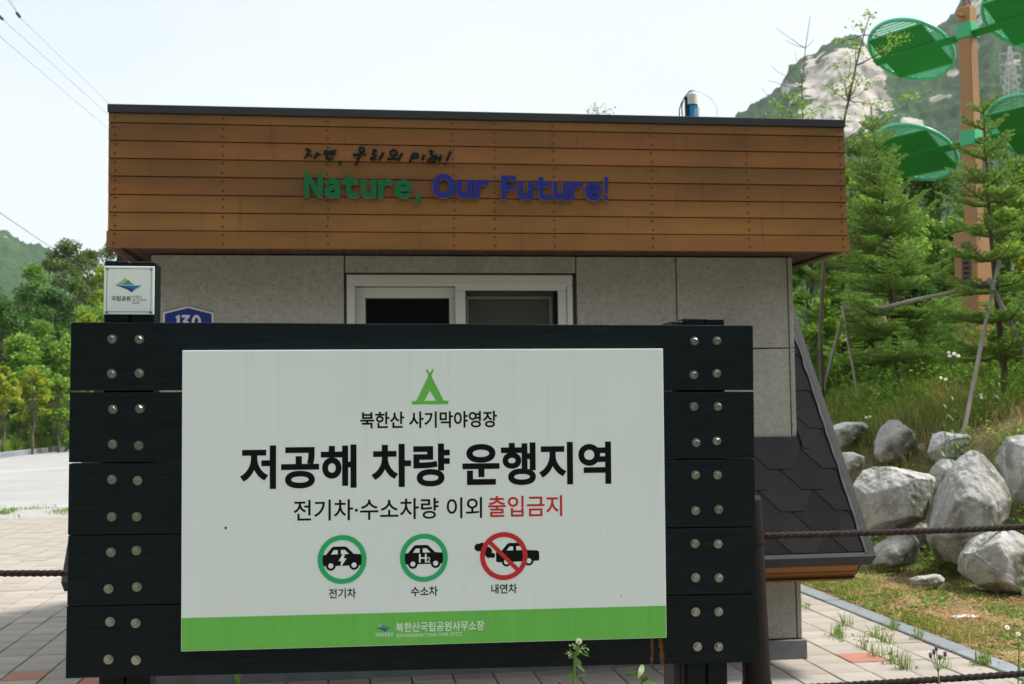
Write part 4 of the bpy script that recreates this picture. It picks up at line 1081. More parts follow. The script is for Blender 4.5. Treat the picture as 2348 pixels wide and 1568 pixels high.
def boulder(label, Y, outline, seed):
    r = random.Random(seed)
    pts = [at_y(*zr(x, y), Y) for x, y in outline]
    c = sum(pts, Vector()) / len(pts)
    w = max(p.x for p in pts) - min(p.x for p in pts); h = max(p.z for p in pts) - min(p.z for p in pts); t = .85 * min(w, h) + .12
    bot = Vector((c.x, c.y, min(p.z for p in pts)))
    hp = []
    for p in pts:
        q = p - c
        hp.append(q + Vector((0, r.uniform(-.08, .12) * t, 0)))
        hp.append(Vector((q.x * .62 + r.uniform(-.05, .05) * w, -t * r.uniform(.28, .46), q.z * .66 + r.uniform(-.05, .05) * h)))
        hp.append(Vector((q.x * .72, t * r.uniform(.5, .7), q.z * .7 - .1 * h)))
    bm = bmesh.new()
    for p in hp: bm.verts.new(p)
    bmesh.ops.convex_hull(bm, input=bm.verts)
    bmesh.ops.delete(bm, geom=[v for v in bm.verts if not v.link_faces], context='VERTS')
    for q in range(12):                       # broken faces
        dv = Vector((r.uniform(-1, 1), r.uniform(-1.2, -.1), r.uniform(-.7, 1))).normalized()
        sup = max(v.co.dot(dv) for v in bm.verts)
        bmesh.ops.bisect_plane(bm, geom=list(bm.verts) + list(bm.edges) + list(bm.faces), plane_co=dv * sup * r.uniform(.74, .93), plane_no=dv, clear_outer=True)
        pts_ = [v.co.copy() for v in bm.verts]; bm.clear()
        for p in pts_: bm.verts.new(p)
        bmesh.ops.convex_hull(bm, input=bm.verts)
        bmesh.ops.delete(bm, geom=[v for v in bm.verts if not v.link_faces], context='VERTS')
    bmesh.ops.dissolve_limit(bm, angle_limit=.30, verts=bm.verts, edges=bm.edges)
    bmesh.ops.bevel(bm, geom=list(bm.edges), offset=.010 * min(w, h) + .002, segments=1, affect='EDGES', profile=.5)
    bmesh.ops.triangulate(bm, faces=bm.faces)
    for _ in range(5):
        long = [e for e in bm.edges if e.calc_length() > .034]
        if not long: break
        bmesh.ops.subdivide_edges(bm, edges=long, cuts=1, use_grid_fill=False)
        bmesh.ops.triangulate(bm, faces=bm.faces)
    bm.normal_update()
    for v in bm.verts:
        k = v.co * 2.3 + Vector((seed * 3.1, 0, 0)); k2 = v.co * 8.0 + Vector((0, seed, 0))
        v.co += v.normal * (mnoise.noise(k) * .022 * min(1, h * 1.6) + mnoise.noise(k2) * .009 + mnoise.noise(k2 * 3) * .0065)
    me = bpy.data.meshes.new('boulder'); bm.to_mesh(me); bm.free()
    me.transform(Matrix.Translation(c - bot))
    me.polygons.foreach_set('use_smooth', [False] * len(me.polygons))
    o = link('boulder', me, MT['rock'], loc=bot); tag(o, label, 'boulder', 'boulders of the planted bank')
ROCKS += [('low stone filling the gap below the broad mossy boulder', 11.5, [(985, 690), (1060, 670), (1145, 690), (1150, 790), (1100, 850), (1000, 830)]),
 ('dark stone wedged between the tallest boulder and the right edge one', 11.2, [(1500, 560), (1570, 520), (1640, 580), (1680, 680), (1620, 720), (1530, 700)]),
 ('stone set between the square boulder and the grey blocky one', 12.4, [(1060, 250), (1110, 235), (1140, 280), (1130, 360), (1080, 370)])]
for i, (lb, Y, ol) in enumerate(ROCKS): boulder(lb, Y, ol, i + 3)

# ------------------------------------------------------------------ ground cover on the bank and in the paving joints
def scatter(n, x0, x1, y0, y1, ok):
    out = []
    while len(out) < n:
        x, y = rng.uniform(x0, x1), rng.uniform(y0, y1)
        if toB((x, y))[0] < 2.92 or not ok(x, y): continue
        px, _ = seen((x, y, bank_h(x, y)))
        if px > 3000 or px < 1650: continue
        out.append((x, y, bank_h(x, y) - .01))
    return out
def patch(x, y, s=.8, o=0): return mnoise.noise(Vector((x * s, y * s, o)))
sOf = lambda x, y: (x - 3.4) * .88 + (y - 12) * .48
low = scatter(8500, 2.4, 7, 6.3, 13.5, lambda x, y: sOf(x, y) < .2 and (patch(x, y, 1.3) + .6 * patch(x, y, 4, 1) > .12 or rng.random() < .05))
V, F = blades(low, .09, .0055, .9); tag(link('low_grass', np_mesh('low_grass', V, F), MT['grass']), 'short patchy green grass between kerb and boulders', 'grass', kind='stuff')
strawp = scatter(30000, 2.4, 8, 6.3, 15.5, lambda x, y: (sOf(x, y) < .3 or rng.random() < .35) and rng.random() < .55 + patch(x, y, .9, 5))
P = np.array(strawp); n = len(P); a = nr.uniform(0, 2 * np.pi, n); l = nr.uniform(.05, .19, n)
d = np.stack([np.cos(a), np.sin(a), nr.uniform(-.1, .28, n)], 1) * l[:, None]; w = np.stack([-np.sin(a), np.cos(a), 0 * a], 1) * .0028
P = P + np.stack([0 * a, 0 * a, nr.uniform(.012, .045, n)], 1)
V = np.stack([P - d / 2 - w, P - d / 2 + w, P + d / 2 + w, P + d / 2 - w], 1).reshape(-1, 3)
tag(link('dry_straw', np_mesh('dry_straw', V, np.arange(4 * n).reshape(-1, 4)), MT['straw']), 'dry straw and dead stalks lying over the bank soil', 'straw', kind='stuff')
top_ = scatter(44000, 3.2, 10.5, 10.5, 21, lambda x, y: sOf(x, y) > .75 and rng.random() < .5 + patch(x, y, .8, 2))
V, F = blades(top_, .26, .008, .7); tag(link('bank_grass', np_mesh('bank_grass', V, F), MT['grass']), 'long grass over the top of the rock bank', 'grass', kind='stuff')
dry = scatter(3800, 3.2, 9, 10.5, 16, lambda x, y: .5 < sOf(x, y) < 3.2 and patch(x, y, .9, 5) > -.15)
V, F = blades(dry, .28, .006, 1.1); tag(link('dry_grass', np_mesh('dry_grass', V, F), MT['straw']), 'dry yellow grass along the top edge of the boulders', 'grass', kind='stuff')
gaps = scatter(6500, 3.0, 6.5, 8.5, 13.5, lambda x, y: -.2 < sOf(x, y) < 1.1 and patch(x, y, 2.2, 8) > 0)
V, F = leaf_quads(np.array(gaps) + np.array([0, 0, .06]) + nr.normal(size=(6500, 3)) * .05, .042); tag(link('creeping_leaves', np_mesh('creeping_leaves', V, F), MT['leaf_light']), 'small green leaves growing in the gaps between boulders', 'ground cover', kind='stuff')
lw = scatter(4200, 2.4, 7, 6.3, 13.5, lambda x, y: sOf(x, y) < .3 and patch(x, y, 2.6, 12) > .18)
V, F = leaf_quads(np.array(lw) + np.array([0, 0, .03]) + nr.normal(size=(4200, 3)) * np.array([.02, .02, .012]), .04); tag(link('low_weeds', np_mesh('low_weeds', V, F), MT['leaf_mid']), 'low leafy weeds in patches on the ground before the boulders', 'weeds', kind='stuff')
# tall weeds under the firs
def weed_field(n, ok, h, name, label, mt, lsz):
    Pw = scatter(n, 3.2, 11, 11, 22, ok); VV, FF, C = [], [], []
    for p in Pw:
        hh = h * rng.uniform(.5, 1.25); lx, ly_ = rng.uniform(-.12, .12) * hh, rng.uniform(-.12, .12) * hh; k = len(VV) * 3
        VV.append([(p[0] - .004, p[1], p[2]), (p[0] + .004, p[1], p[2]), (p[0] + lx, p[1] + ly_, p[2] + hh)])
        for q in range(int(11 + hh * 10)):
            t = rng.uniform(.12, 1); C.append((p[0] + lx * t + rng.gauss(0, .045), p[1] + ly_ * t + rng.gauss(0, .045), p[2] + hh * t + rng.gauss(0, .03)))
    V1 = np.array(VV).reshape(-1, 3); F1 = np.arange(len(V1)).reshape(-1, 3)
    V2, F2 = leaf_quads(np.array(C), lsz, upb=.3, wid=.3)
    F2t = np.concatenate([F2[:, [0, 1, 2]], F2[:, [0, 2, 3]]]) + len(V1)
    tag(link(name, np_mesh(name, np.concatenate([V1, V2]), np.concatenate([F1, F2t])), MT[mt]), label, 'weeds', kind='stuff')
weed_field(1350, lambda x, y: sOf(x, y) > 2.1 and rng.random() < .45 + patch(x, y, .5, 3), .85, 'tall_weeds', 'tall green weeds growing around the fir trunks', 'leaf_mid', .085)
weed_field(760, lambda x, y: 1.2 < sOf(x, y) < 3.2 and patch(x, y, .9, 6) > 0, .5, 'young_weeds', 'light green weed stems at the front of the bank', 'leaf_light', .06)
wt, wl_ = [], []
for i in range(34):                           # weeds in the paver joints by the kerb
    xb = rng.choice([2.735 - .24 * k for k in range(0, 4)]) + rng.gauss(0, .012); yb = rng.uniform(-.35, 2.4) if rng.random() < .9 else -.4
    if i < 8: xb, yb = 1.80 + rng.uniform(.02, .12), rng.uniform(.2, 1.4)
    for _ in range(rng.randint(6, 26)):
        p = fromB(xb + rng.gauss(0, .022), yb + rng.gauss(0, .03)); wt.append((p.x, p.y, .0))
    for _ in range(rng.randint(4, 16)):
        p = fromB(xb + rng.gauss(0, .035), yb + rng.gauss(0, .04)); wl_.append((p.x, p.y, abs(rng.gauss(.02, .02))))
for i in range(22):
    yb = rng.uniform(-.9, 3.0)
    for _ in range(rng.randint(8, 26)):
        p = fromB(2.91 + abs(rng.gauss(0, .05)), yb + rng.gauss(0, .08)); wt.append((p.x, p.y, .0))
V, F = blades(wt, .11, .005, .7); tag(link('joint_weeds', np_mesh('joint_weeds', V, F), MT['grass']), 'thin grass weeds sprouting from the paving joints beside the kerb', 'weeds', kind='stuff')
V, F = leaf_quads(np.array(wl_), .026); tag(link('joint_moss', np_mesh('joint_moss', V, F), MT['leaf_mid']), 'tiny leafy weeds in the paving joints', 'weeds', kind='stuff')
# left: grass tufts on the far edge of the paving, verge grass
tf = []
for i in range(3600):
    x = rng.uniform(-9.5, -4.5); y = 19.75 + (x + 8) * .45 + rng.gauss(0, .5)
    if patch(x, y, 1.2, 3) > -.05: tf.append((x, y, -.03))
V, F = blades(tf, .07, .012, .8); tag(link('kerbside_grass', np_mesh('kerbside_grass', V, F), MT['grass']), 'thin grass patch between the paving and the road', 'grass', kind='stuff')
tf = []
for i in range(24000):
    t = rng.random() ** 1.6; d = .3 + 11 * t; yy = rng.uniform(36, 70); k = np.interp(yy, [q[1] for q in kpts], [q[0] for q in kpts]); tf.append((k - .3 - d, yy, verge_h(d)))
V, F = blades(tf, .5, .03, .6); tag(link('verge_grass', np_mesh('verge_grass', V, F), MT['grass']), 'grass verge behind the far road kerb', 'grass', kind='stuff')

# ------------------------------------------------------------------ firs, stakes, shrubs and trees on the right
def ground_at(px, Y):
    p = at_y(px, 900, Y); return Vector((p.x, p.y, bank_h(p.x, p.y)))
def height_to(px, py, Y, base): return at_y(px, py, Y).z - base.z
g = 'young firs on the bank'
bA = ground_at(2066, 14.2); fir('fir_tree', 'young fir with pale new shoots in front of the lower left green disc', bA, height_to(1995, 262, 14.2, bA), 5, .43, g, .5, lean=(at_y(2000, 300, 14.2).x - bA.x, 0), spacing=.25)
bB = ground_at(2305, 12.8); fir('fir_tree', 'dark young fir overlapping the orange pole at the right edge', bB, height_to(2246, 216, 12.8, bB), 8, .38, g, .28, lean=(at_y(2250, 240, 12.8).x - bB.x, 0), spacing=.33)
bC = ground_at(1935, 16.0); fir('fir_tree', 'slim fir standing close behind the corner of the booth', bC, height_to(1900, 400, 16, bC), 12, .42, g, .3, spacing=.26)
# timber props of the firs
def prop(label, ends):
    root = empty('tree_prop', Vector(ends[0][0])); tag(root, label, 'tree prop', 'timber props tied to the firs')
    for a, b, r_ in ends:
        a, b = Vector(a) - root.location, Vector(b) - root.location
        P = [a.lerp(b, i / 6) + Vector((rng.uniform(-.006, .006), rng.uniform(-.006, .006), rng.uniform(-.006, .006))) for i in range(7)]
        MB().tube(P, [r_ * (1 - .02 * i) for i in range(7)], 8).build('pole', MT['bamboo'], root, smooth=True)
def foot(px, py, Y):
    p = at_y(px, py, Y); return Vector((p.x, p.y, min(p.z, bank_h(p.x, p.y) - .05)))
J = at_y(2268, 652, 12.7)
prop('weathered grey timber prop leaning on the dark fir at the right', [(foot(2190, 945, 11.9), at_y(2290, 596, 12.75), .024), (at_y(2266, 640, 12.75), foot(2420, 880, 12.2), .026), (at_y(1950, 722, 14.1), at_y(2272, 648, 12.72), .026)])
prop('thin timber prop behind the pale shooting fir', [(foot(1865, 850, 14.6), at_y(1940, 690, 14.3), .022), (at_y(1930, 700, 14.3), foot(1975, 880, 14.0), .018)])
# white fleabane stalks and single flowering plants on the bank
def stalk(name, label, base, h, heads, hr, nleaf, ll, lean=(0, 0), seed=1, head='petal', cat='wildflower', group=None):
    r = random.Random(seed); root = empty(name, base); tag(root, label, cat, group)
    sm_ = MB(); P = [Vector((lean[0] * t + .01 * math.sin(6 * t + seed), lean[1] * t, h * t)) for t in [i / 8 for i in range(9)]]
    sm_.tube(P, [.0045 * (1 - .6 * i / 8) for i in range(9)], 5); sm_.build('stem', MT['stem'], root, smooth=True)
    lm = MB()
    for k in range(nleaf):
        t = .1 + .85 * k / nleaf; i = min(7, int(t * 8)); p = P[i].lerp(P[i + 1], t * 8 - i); a = k * 2.4 + r.uniform(-.3, .3); q = ll * (1.1 - .6 * t) * r.uniform(.8, 1.2)
        flat_leaf(lm, p, p + Vector((math.cos(a) * q, math.sin(a) * q, q * r.uniform(.3, .9))), q * .22, Vector((0, 0, 1)), .1)
    lm.build('leaves', MT['stem'], root)
    for k in range(heads):
        a = k * 2.2; e = P[-1] + Vector((math.cos(a) * .05, math.sin(a) * .05, r.uniform(-.03, .04)))
        if k: MB().tube([P[-2], e], .0022, 4).build('flower_stalk', MT['stem'], root)
        else: e = P[-1] + Vector((0, 0, .002))
        daisy(root, e, hr * r.uniform(.8, 1.1), Vector((r.uniform(-.3, .3), -1, .8)))
    return root
gf = 'white fleabane on the bank'
for k, (px, py, Y, h, hd, lb) in enumerate(((2180, 812, 11.6, .75, 5, 'tallest white fleabane cluster left of the leaning prop'), (2160, 870, 11.7, .55, 2, 'shorter white fleabane beside the tallest cluster'), (1990, 955, 12.9, .35, 2, 'low white fleabane in the grass above the square boulder'), (2250, 905, 12.2, .5, 3, 'white fleabane between prop and dark fir trunk'), (2340, 740, 12.6, .9, 3, 'tall white fleabane at the right edge behind the prop'))):
    t = at_y(px, py, Y); b = Vector((t.x, t.y, bank_h(t.x, t.y) - .02)); h = max(.2, t.z - b.z)
    stalk('fleabane', lb, b, h, hd, .018, int(8 + h * 16), .09, (rng.uniform(-.04, .04), 0), k + 2, group=gf)
for k, (px, py, Y, lb) in enumerate(((2060, 790, 12.4, 'tall bare green stem rising above the upper boulders'), (2005, 830, 12.7, 'leafy green stem at the left of the bank'), (2290, 845, 12.0, 'thin leafy stem right of the leaning prop'))):
    t = at_y(px, py, Y); b = Vector((t.x, t.y, bank_h(t.x, t.y) - .02)); stalk('wild_stem', lb, b, t.z - b.z, 0, .01, 16, .11, (.02, 0), 30 + k, cat='weed', group='leafy stems on the bank')

def rtree(label, px, ytop, Y, rpx, mt, n, ls, low, seed, **k):
    b = ground_at(px, Y); b.z = min(b.z, at_y(px, 930, Y).z) if Y < 30 else bank_h(b.x, b.y)
    return broadleaf(k.pop('name', 'broadleaf_tree'), label, b, height_to(px, ytop, Y, b), rpx / 2700 * Y, mt, k.pop('nc', 46), n, ls, low, seed=seed, group=k.pop('group', 'trees behind the bank'), **k)
rtree('light green young tree with forked pale trunk right of the booth corner', 1865, 470, 17.5, 62, 'leaf_light', 3600, .085, .22, 21)
rtree('leafy mid green tree between booth and pale fir', 1960, 395, 20.5, 78, 'leaf_light', 4800, .095, .15, 22)
rtree('mid green tree behind the pale fir', 2065, 470, 23, 95, 'leaf_light', 6200, .11, .05, 23)
rtree('dark tree left of the orange pole', 2160, 480, 26, 105, 'leaf_mid', 7200, .12, .03, 24)
rtree('dark tree right of the orange pole', 2285, 430, 25, 95, 'leaf_mid', 7000, .12, .03, 25)
rtree('tall dark tree at the right edge under the pylon', 2360, 232, 30, 105, 'leaf_mid', 8500, .14, .05, 26)
rtree('dense dark tree filling the gap behind the lower left disc', 2110, 375, 36, 115, 'leaf_dark', 6800, .15, .03, 27)
rtree('olive tree behind the upper edge of the lower disc', 2075, 305, 62, 85, 'leaf_pine', 4200, .2, .05, 28)
rtree('olive tree between booth corner and lower disc', 1975, 325, 58, 80, 'leaf_mid', 4200, .2, .05, 29)
rtree('far olive tree left of the orange pole', 2170, 330, 66, 80, 'leaf_pine', 4200, .2, .05, 30)
rtree('far green tree right of the orange pole', 2290, 300, 60, 80, 'leaf_mid', 4200, .2, .05, 31)
rtree('yellow green leafy sapling at the right edge below the dark tree', 2345, 560, 15.5, 52, 'leaf_yel', 1100, .075, .2, 32, nc=26, trunk_r=.02)
rtree('bright leafy tree close behind the slim fir', 1905, 560, 18.8, 80, 'leaf_light', 5200, .085, .06, 73)
rtree('bright yellow green tree behind the lower left disc', 2040, 400, 21.5, 82, 'leaf_light', 5600, .095, .08, 74)
rtree('leafy mid green tree right behind the cabinet', 2215, 560, 21, 80, 'leaf_mid', 5200, .09, .04, 75)
rtree('bright leafy tree at the right edge behind the dark fir', 2330, 420, 20.5, 72, 'leaf_light', 5200, .095, .1, 76)
rtree('mid green tree beyond the right border', 2560, 330, 24, 110, 'leaf_mid', 5200, .12, .04, 77)
rtree('light green tree beyond the right border by the bank', 2480, 520, 17.5, 80, 'leaf_light', 4200, .09, .06, 78)
rtree('green tree hidden behind the booth', 1740, 420, 24, 90, 'leaf_mid', 5200, .11, .05, 79)
rtree('dark tree hidden behind the booth roof', 1620, 430, 30, 100, 'leaf_dark', 5200, .13, .05, 80)
rtree('low green shrub at the foot of the pale fir', 1985, 700, 16.4, 66, 'leaf_mid', 2600, .075, .02, 33, name='shrub', cat='shrub', group='shrubs among the firs')
rtree('low light green shrub between the two front firs', 2150, 690, 16.2, 70, 'leaf_light', 2600, .07, .02, 34, name='shrub', cat='shrub', group='shrubs among the firs')
rtree('low dark shrub left of the cabinet foot', 2110, 640, 19.5, 70, 'leaf_dark', 3000, .08, .02, 35, name='shrub', cat='shrub', group='shrubs among the firs')
rtree('green shrub at the right edge behind the dark fir', 2330, 690, 15, 60, 'leaf_mid', 2400, .07, .02, 36, name='shrub', cat='shrub', group='shrubs among the firs')
rtree('bushy shrub behind the shingle roof edge', 1880, 690, 15.6, 60, 'leaf_light', 2400, .07, .02, 37, name='shrub', cat='shrub', group='shrubs among the firs')
# slender open tree behind the booth corner: limbs and leaf tufts where they stand
def open_tree(name, label, Y, trunk, twigs, tuft, nl, ls, mt, seed, r0=.03, dy=.5):
    r = np.random.default_rng(seed); T = [at_y(x, y, Y) for x, y in trunk]
    b = Vector((T[0].x, T[0].y, bank_h(T[0].x, T[0].y) - .05)); root = empty(name, b); tag(root, label, 'tree', 'slender trees behind the booth')
    tb = MB(); P = [b - b] + [p - b for p in T]; tb.tube(P, [max(.004, r0 * (1 - i / len(P))) for i in range(len(P))], 6); C = []
    for (x, y) in twigs:
        e = at_y(x, y, Y + r.uniform(-dy, dy)) - b
        k = min(range(1, len(P)), key=lambda i: (P[i] - e).length + (2.0 if P[i].z > e.z - .05 else 0))
        limb(tb, P[k], e, r0 * .28, .003, 4, 5, .05, -.04)
        if tuft:
            n = int(nl * r.uniform(.6, 1.3)); C.append(np.array(e) + r.normal(size=(n, 3)) * np.array([tuft, tuft, tuft * .5]))
            m = P[k].lerp(e, .65); n = nl // 3; C.append(np.array(m) + r.normal(size=(n, 3)) * np.array([tuft, tuft, tuft * .5]) * .6)
    tb.build('trunk', MT['bark'], root, smooth=True)
    if C:
        V, F = leaf_quads(np.concatenate(C), ls, r); link('crown', np_mesh('crown', V, F), MT[mt], root)
open_tree('open_tree', 'slender open tree with sparse bright leaves rising above the booth corner', 14.5, [(1880, 760), (1893, 520), (1920, 340), (1945, 230), (1962, 150), (1980, 80), (1992, 40)],
          [(1993, 34), (1972, 60), (1922, 94), (1950, 134), (1968, 172), (1907, 205), (1948, 212), (1998, 190), (1880, 252), (1930, 262), (1990, 272), (2040, 242), (2074, 226), (2104, 222), (2031, 112), (2072, 80), (2056, 92), (1962, 105), (1918, 150), (1936, 185), (2004, 238), (1990, 312), (1958, 330), (1905, 300), (2020, 300)], .062, 34, .046, 'leaf_light', 41)
open_tree('open_tree', 'small leafy tree top showing over the right end of the booth roof', 15.5, [(1800, 600), (1805, 420), (1812, 300), (1818, 240)], [(1775, 235), (1790, 250), (1806, 222), (1822, 215), (1838, 232), (1850, 245), (1770, 262), (1810, 262), (1835, 262), (1862, 262)], .06, 30, .045, 'leaf_light', 42, .02)
open_tree('open_tree', 'bare grey tree with thin leafless twigs against the sky', 19, [(1845, 520), (1842, 330), (1838, 200), (1846, 110), (1857, 38)], [(1800, 92), (1778, 62), (1806, 150), (1822, 118), (1768, 150), (1745, 200), (1790, 210), (1760, 185), (1866, 90)], 0, 0, .04, 'leaf_light', 43, .02, .3)
open_tree('open_tree', 'sprig of fine leaves peeping over the middle of the booth roof', 21, [(1376, 620), (1372, 420), (1371, 300), (1370, 262)], [(1345, 256), (1358, 246), (1372, 244), (1386, 256), (1398, 250), (1362, 262), (1390, 264)], .055, 13, .05, 'leaf_mid', 44, .02, .2)

# ------------------------------------------------------------------ solar tree: orange pole with green discs
SY = 18.0
pt = at_y(2222, 18, SY); pcx = at_y(2230, 420, SY)
gz_ = bank_h(pt.x, pt.y)
st = empty('solar_tree', (pcx.x, SY, gz_)); tag(st, 'orange square steel pole carrying round green leaf shaped discs', 'solar tree')
ROT = math.radians(38)
Hs = pt.z - gz_
MB().box(-.105, .105, -.105, .105, 0, Hs, Matrix.Rotation(ROT, 4, 'Z')).build('pole', MT['orange'], st, bevel=.012)
for k in range(3):
    a = 2 * math.pi * k / 3
    MB().tube([(.07 * math.cos(a), .07 * math.sin(a), Hs), (.01 * math.cos(a), .01 * math.sin(a), Hs + .32)], [.016, .01], 6).build('finial_rod', mat('brown_steel', (.24, .11, .07), rough=.5) if k == 0 else bpy.data.materials['brown_steel'], st)
MB().box(-.26, -.1, -.03, .03, Hs - .17, Hs - .15, Matrix.Rotation(ROT, 4, 'Z')).build('camera_arm', MT['orange'], st)
cz = at_y(2230, 536, SY).z - gz_
cab = MB().box(-.33, .17, -.20, .17, 0, cz, Matrix.Rotation(ROT, 4, 'Z')).build('cabinet', MT['orange'], st, bevel=.012)
RM = Matrix.Rotation(ROT, 4, 'Z')
MB().box(-.336, -.331, -.12, .04, cz - .95, cz - .16, RM).build('nameplate', MT['brown_plate'], cab)
for k in range(9):                            # vertical run of small raised characters on the nameplate
    z = cz - .22 - k * .078; mb = MB()
    for q in range(3): mb.box(-.3385, -.3365, -.075 + .03 * q, -.06 + .03 * q, z - .05, z, RM)
    mb.box(-.3395, -.3375, -.085, .01, z - .03, z - .02, RM); tag(mb.build('plate_character', MT['ink_black'], cab), kind='stuff')
MB().box(-.21, -.19, -.212, -.2, cz - .13, cz - .05, RM).build('door_latch', MT['steel'], cab)
MB().box(-.30, .14, -.2035, -.2005, cz - 1.9, cz - .04, RM).build('cabinet_door', MT['orange'], cab)
TA = math.radians(55)
av = Vector((-math.cos(TA), math.sin(TA), 0)); bv0 = Vector((math.sin(TA), math.cos(TA), 0))
def disc(zc, sgn, tilt, R=.68, Lc=1.04):
    a = av * sgn; b = bv0 * math.cos(tilt) + Vector((0, 0, 1)) * math.sin(tilt); n = a.cross(b).normalized()
    if n.z < 0: n = -n
    c = Vector((0, 0, zc)) + a * Lc
    M_ = Matrix((a, b, n)).transposed().to_4x4(); M_.translation = c
    rim = MB(); P = [c + (a * math.cos(t) + b * math.sin(t)) * R for t in [2 * math.pi * i / 48 for i in range(49)]]; rim.tube(P, .034, 8, False)
    d = rim.build('leaf_disc', MT['leafsheen'], st, smooth=True)
    lt = MB(); q = -R + .03
    while q < R:
        hw = math.sqrt(max(0, R * R - q * q))
        for (u0, u1) in ((-hw, hw),):
            lt.box(u0, u1, q - .0056, q + .0056, -.012, .004, M_); lt.box(q - .0056, q + .0056, u0, u1, -.008, .008, M_)
        q += .047
    tag(lt.build('perforated_plate', MT['leafsheen'], d), kind='stuff')
    hx, hy = R * .745, R * .69
    MB().box(-hx, hx, -hy, hy, -.05, -.014, M_).build('solar_panel_back', MT['leafdark'], d, bevel=.006)
    MB().box(-Lc + .08, R, -.07, .07, -.075, -.052, M_).build('arm', MT['leafdark'], d, bevel=.006)
    for s in (-1, 1):
        MB().tube([M_ @ Vector((-hx, s * hy, -.03)), M_ @ Vector((hx, s * hy, -.03))], .018, 6).build('panel_rail', MT['leafsheen'], d)
for zc_px in (72, 318):
    zc = at_y(2225, zc_px, SY).z - gz_
    MB().box(-.125, .125, -.125, .125, zc - .12, zc + .12, RM).build('bracket', MT['leafgreen'], st, bevel=.01)
    for s in (1, -1): disc(zc - .02, s, math.radians(-32) if s > 0 else math.radians(-32))

# ------------------------------------------------------------------ pylon on the mountain side and overhead wires
PYD = 520.0
pbase = at_y(2318, 212, PYD); ptp = at_y(2312, 107, PYD); Hp = ptp.z - pbase.z
pyl = empty('pylon', pbase); tag(pyl, 'pale lattice electricity pylon on the wooded slope at the top right', 'pylon')
def lat(mb, a, b, r_=.16): mb.tube([a, b], r_, 4)
W = lambda t: 3.0 * (1 - t) + .35
mb = MB(); lev = [0, .16, .31, .45, .58, .70, .81, .91, 1.0]
for (sx, sy) in ((1, 1), (1, -1), (-1, 1), (-1, -1)):
    m1 = MB(); lat(m1, (sx * W(0), sy * W(0), -12), (sx * W(1), sy * W(1), Hp), .24); m1.build('leg', MT['galv'], pyl)
for t0, t1 in zip(lev, lev[1:]):
    for (ax, ay, bx, by) in ((1, 1, 1, -1), (1, -1, -1, -1), (-1, -1, -1, 1), (-1, 1, 1, 1)):
        lat(mb, (ax * W(t0), ay * W(t0), Hp * t0), (bx * W(t1), by * W(t1), Hp * t1)); lat(mb, (bx * W(t0), by * W(t0), Hp * t0), (ax * W(t1), ay * W(t1), Hp * t1)); lat(mb, (ax * W(t1), ay * W(t1), Hp * t1), (bx * W(t1), by * W(t1), Hp * t1), .1)
mb.build('bracing', MT['galv'], pyl)
for t in (.32, .58, .82):
    ca_ = MB(); w = 4.6
    for s in (-1, 1):
        for e in (-1, 1): lat(ca_, (s * W(t), e * W(t), Hp * t), (s * w, 0, Hp * t + .6)); lat(ca_, (s * W(t + .05), e * W(t + .05), Hp * (t + .05)), (s * w, 0, Hp * t + .6), .1)
        lat(ca_, (s * w, 0, Hp * t + .6), (s * w, 0, Hp * t - 2.2), .12)
    ca_.build('crossarm', MT['galv'], pyl)
def wire(label, pts, r_=.006, sleeve=None):
    P = [at_y(*p) for p in pts]; root = empty('overhead_wire', P[0]); tag(root, label, 'wire', 'overhead wires at the left')
    fine = []
    for a, b in zip(P, P[1:]):
        for i in range(6): fine.append(a.lerp(b, i / 6) - P[0])
    fine.append(P[-1] - P[0]); MB().tube(fine, r_, 5).build('conductor', MT['wire'], root, smooth=True)
    if sleeve:
        a, b = at_y(*sleeve[0]) - P[0], at_y(*sleeve[1]) - P[0]; MB().tube([a, a.lerp(b, .15), a.lerp(b, .85), b], [.008, .03, .03, .008], 8).build('splice_sleeve', MT['blackplast'], root, smooth=True)
wire('upper right overhead wire carrying a black splice near the top left corner', [(-20, -60, 22), (18, 0, 24), (47, 41, 25), (250, 238, 36), (420, 400, 60)], .004, ((37, 28, 24.8), (47, 41, 25)))
wire('second overhead wire splitting from the splice at the top left corner', [(-15, -60, 21), (27, 6, 24), (44, 37, 25)], .004)
wire('middle overhead wire with a black splice at the left border', [(-40, 5, 23), (8, 46, 25), (250, 265, 36), (420, 415, 60)], .004, ((-6, 33, 24.7), (8, 46, 25)))
wire('lowest of the three parallel wires above the booth', [(-40, 50, 23), (0, 84, 25), (250, 297, 36), (420, 440, 60)], .004)
wire('pale overhead wire slanting across the hill top', [(-40, 462, 24), (0, 488, 26), (100, 556, 32), (240, 638, 44), (420, 740, 70)], .008)
wire('overhead wire low in front of the green trees', [(-40, 590, 24), (0, 603, 26), (120, 662, 32), (240, 722, 42), (420, 800, 70)], .006)

# ------------------------------------------------------------------ trees along the far side of the road
def ltree(label, px, ytop, Y, rpx, mt, n, ls, low, seed, **k):
    p = at_y(px, 1000, Y); kx = np.interp(Y, [q[1] for q in kpts], [q[0] for q in kpts])
    b = Vector((p.x, Y, verge_h(max(0, kx - .25 - p.x)) if p.x < kx else .1))
    return broadleaf(k.pop('name', 'broadleaf_tree'), label, b, at_y(px, ytop, Y).z - b.z, rpx / 2700 * Y, mt, k.pop('nc', 60), n, ls, low, seed=seed, group='trees beyond the road', **k)
ltree('yellow green sapling with bare trunk at the left border by the road', 8, 845, 47.5, 40, 'leaf_yel', 1500, .15, .42, 51, nc=22, trunk_r=.06)
ltree('yellowing young tree, second from the left border, behind the road kerb', 74, 850, 49.5, 40, 'leaf_yel', 1700, .15, .40, 52, nc=24, trunk_r=.06)
ltree('light green young tree nearest the notice board behind the road kerb', 134, 862, 51.5, 42, 'leaf_light', 2000, .15, .38, 53, nc=26, trunk_r=.06)
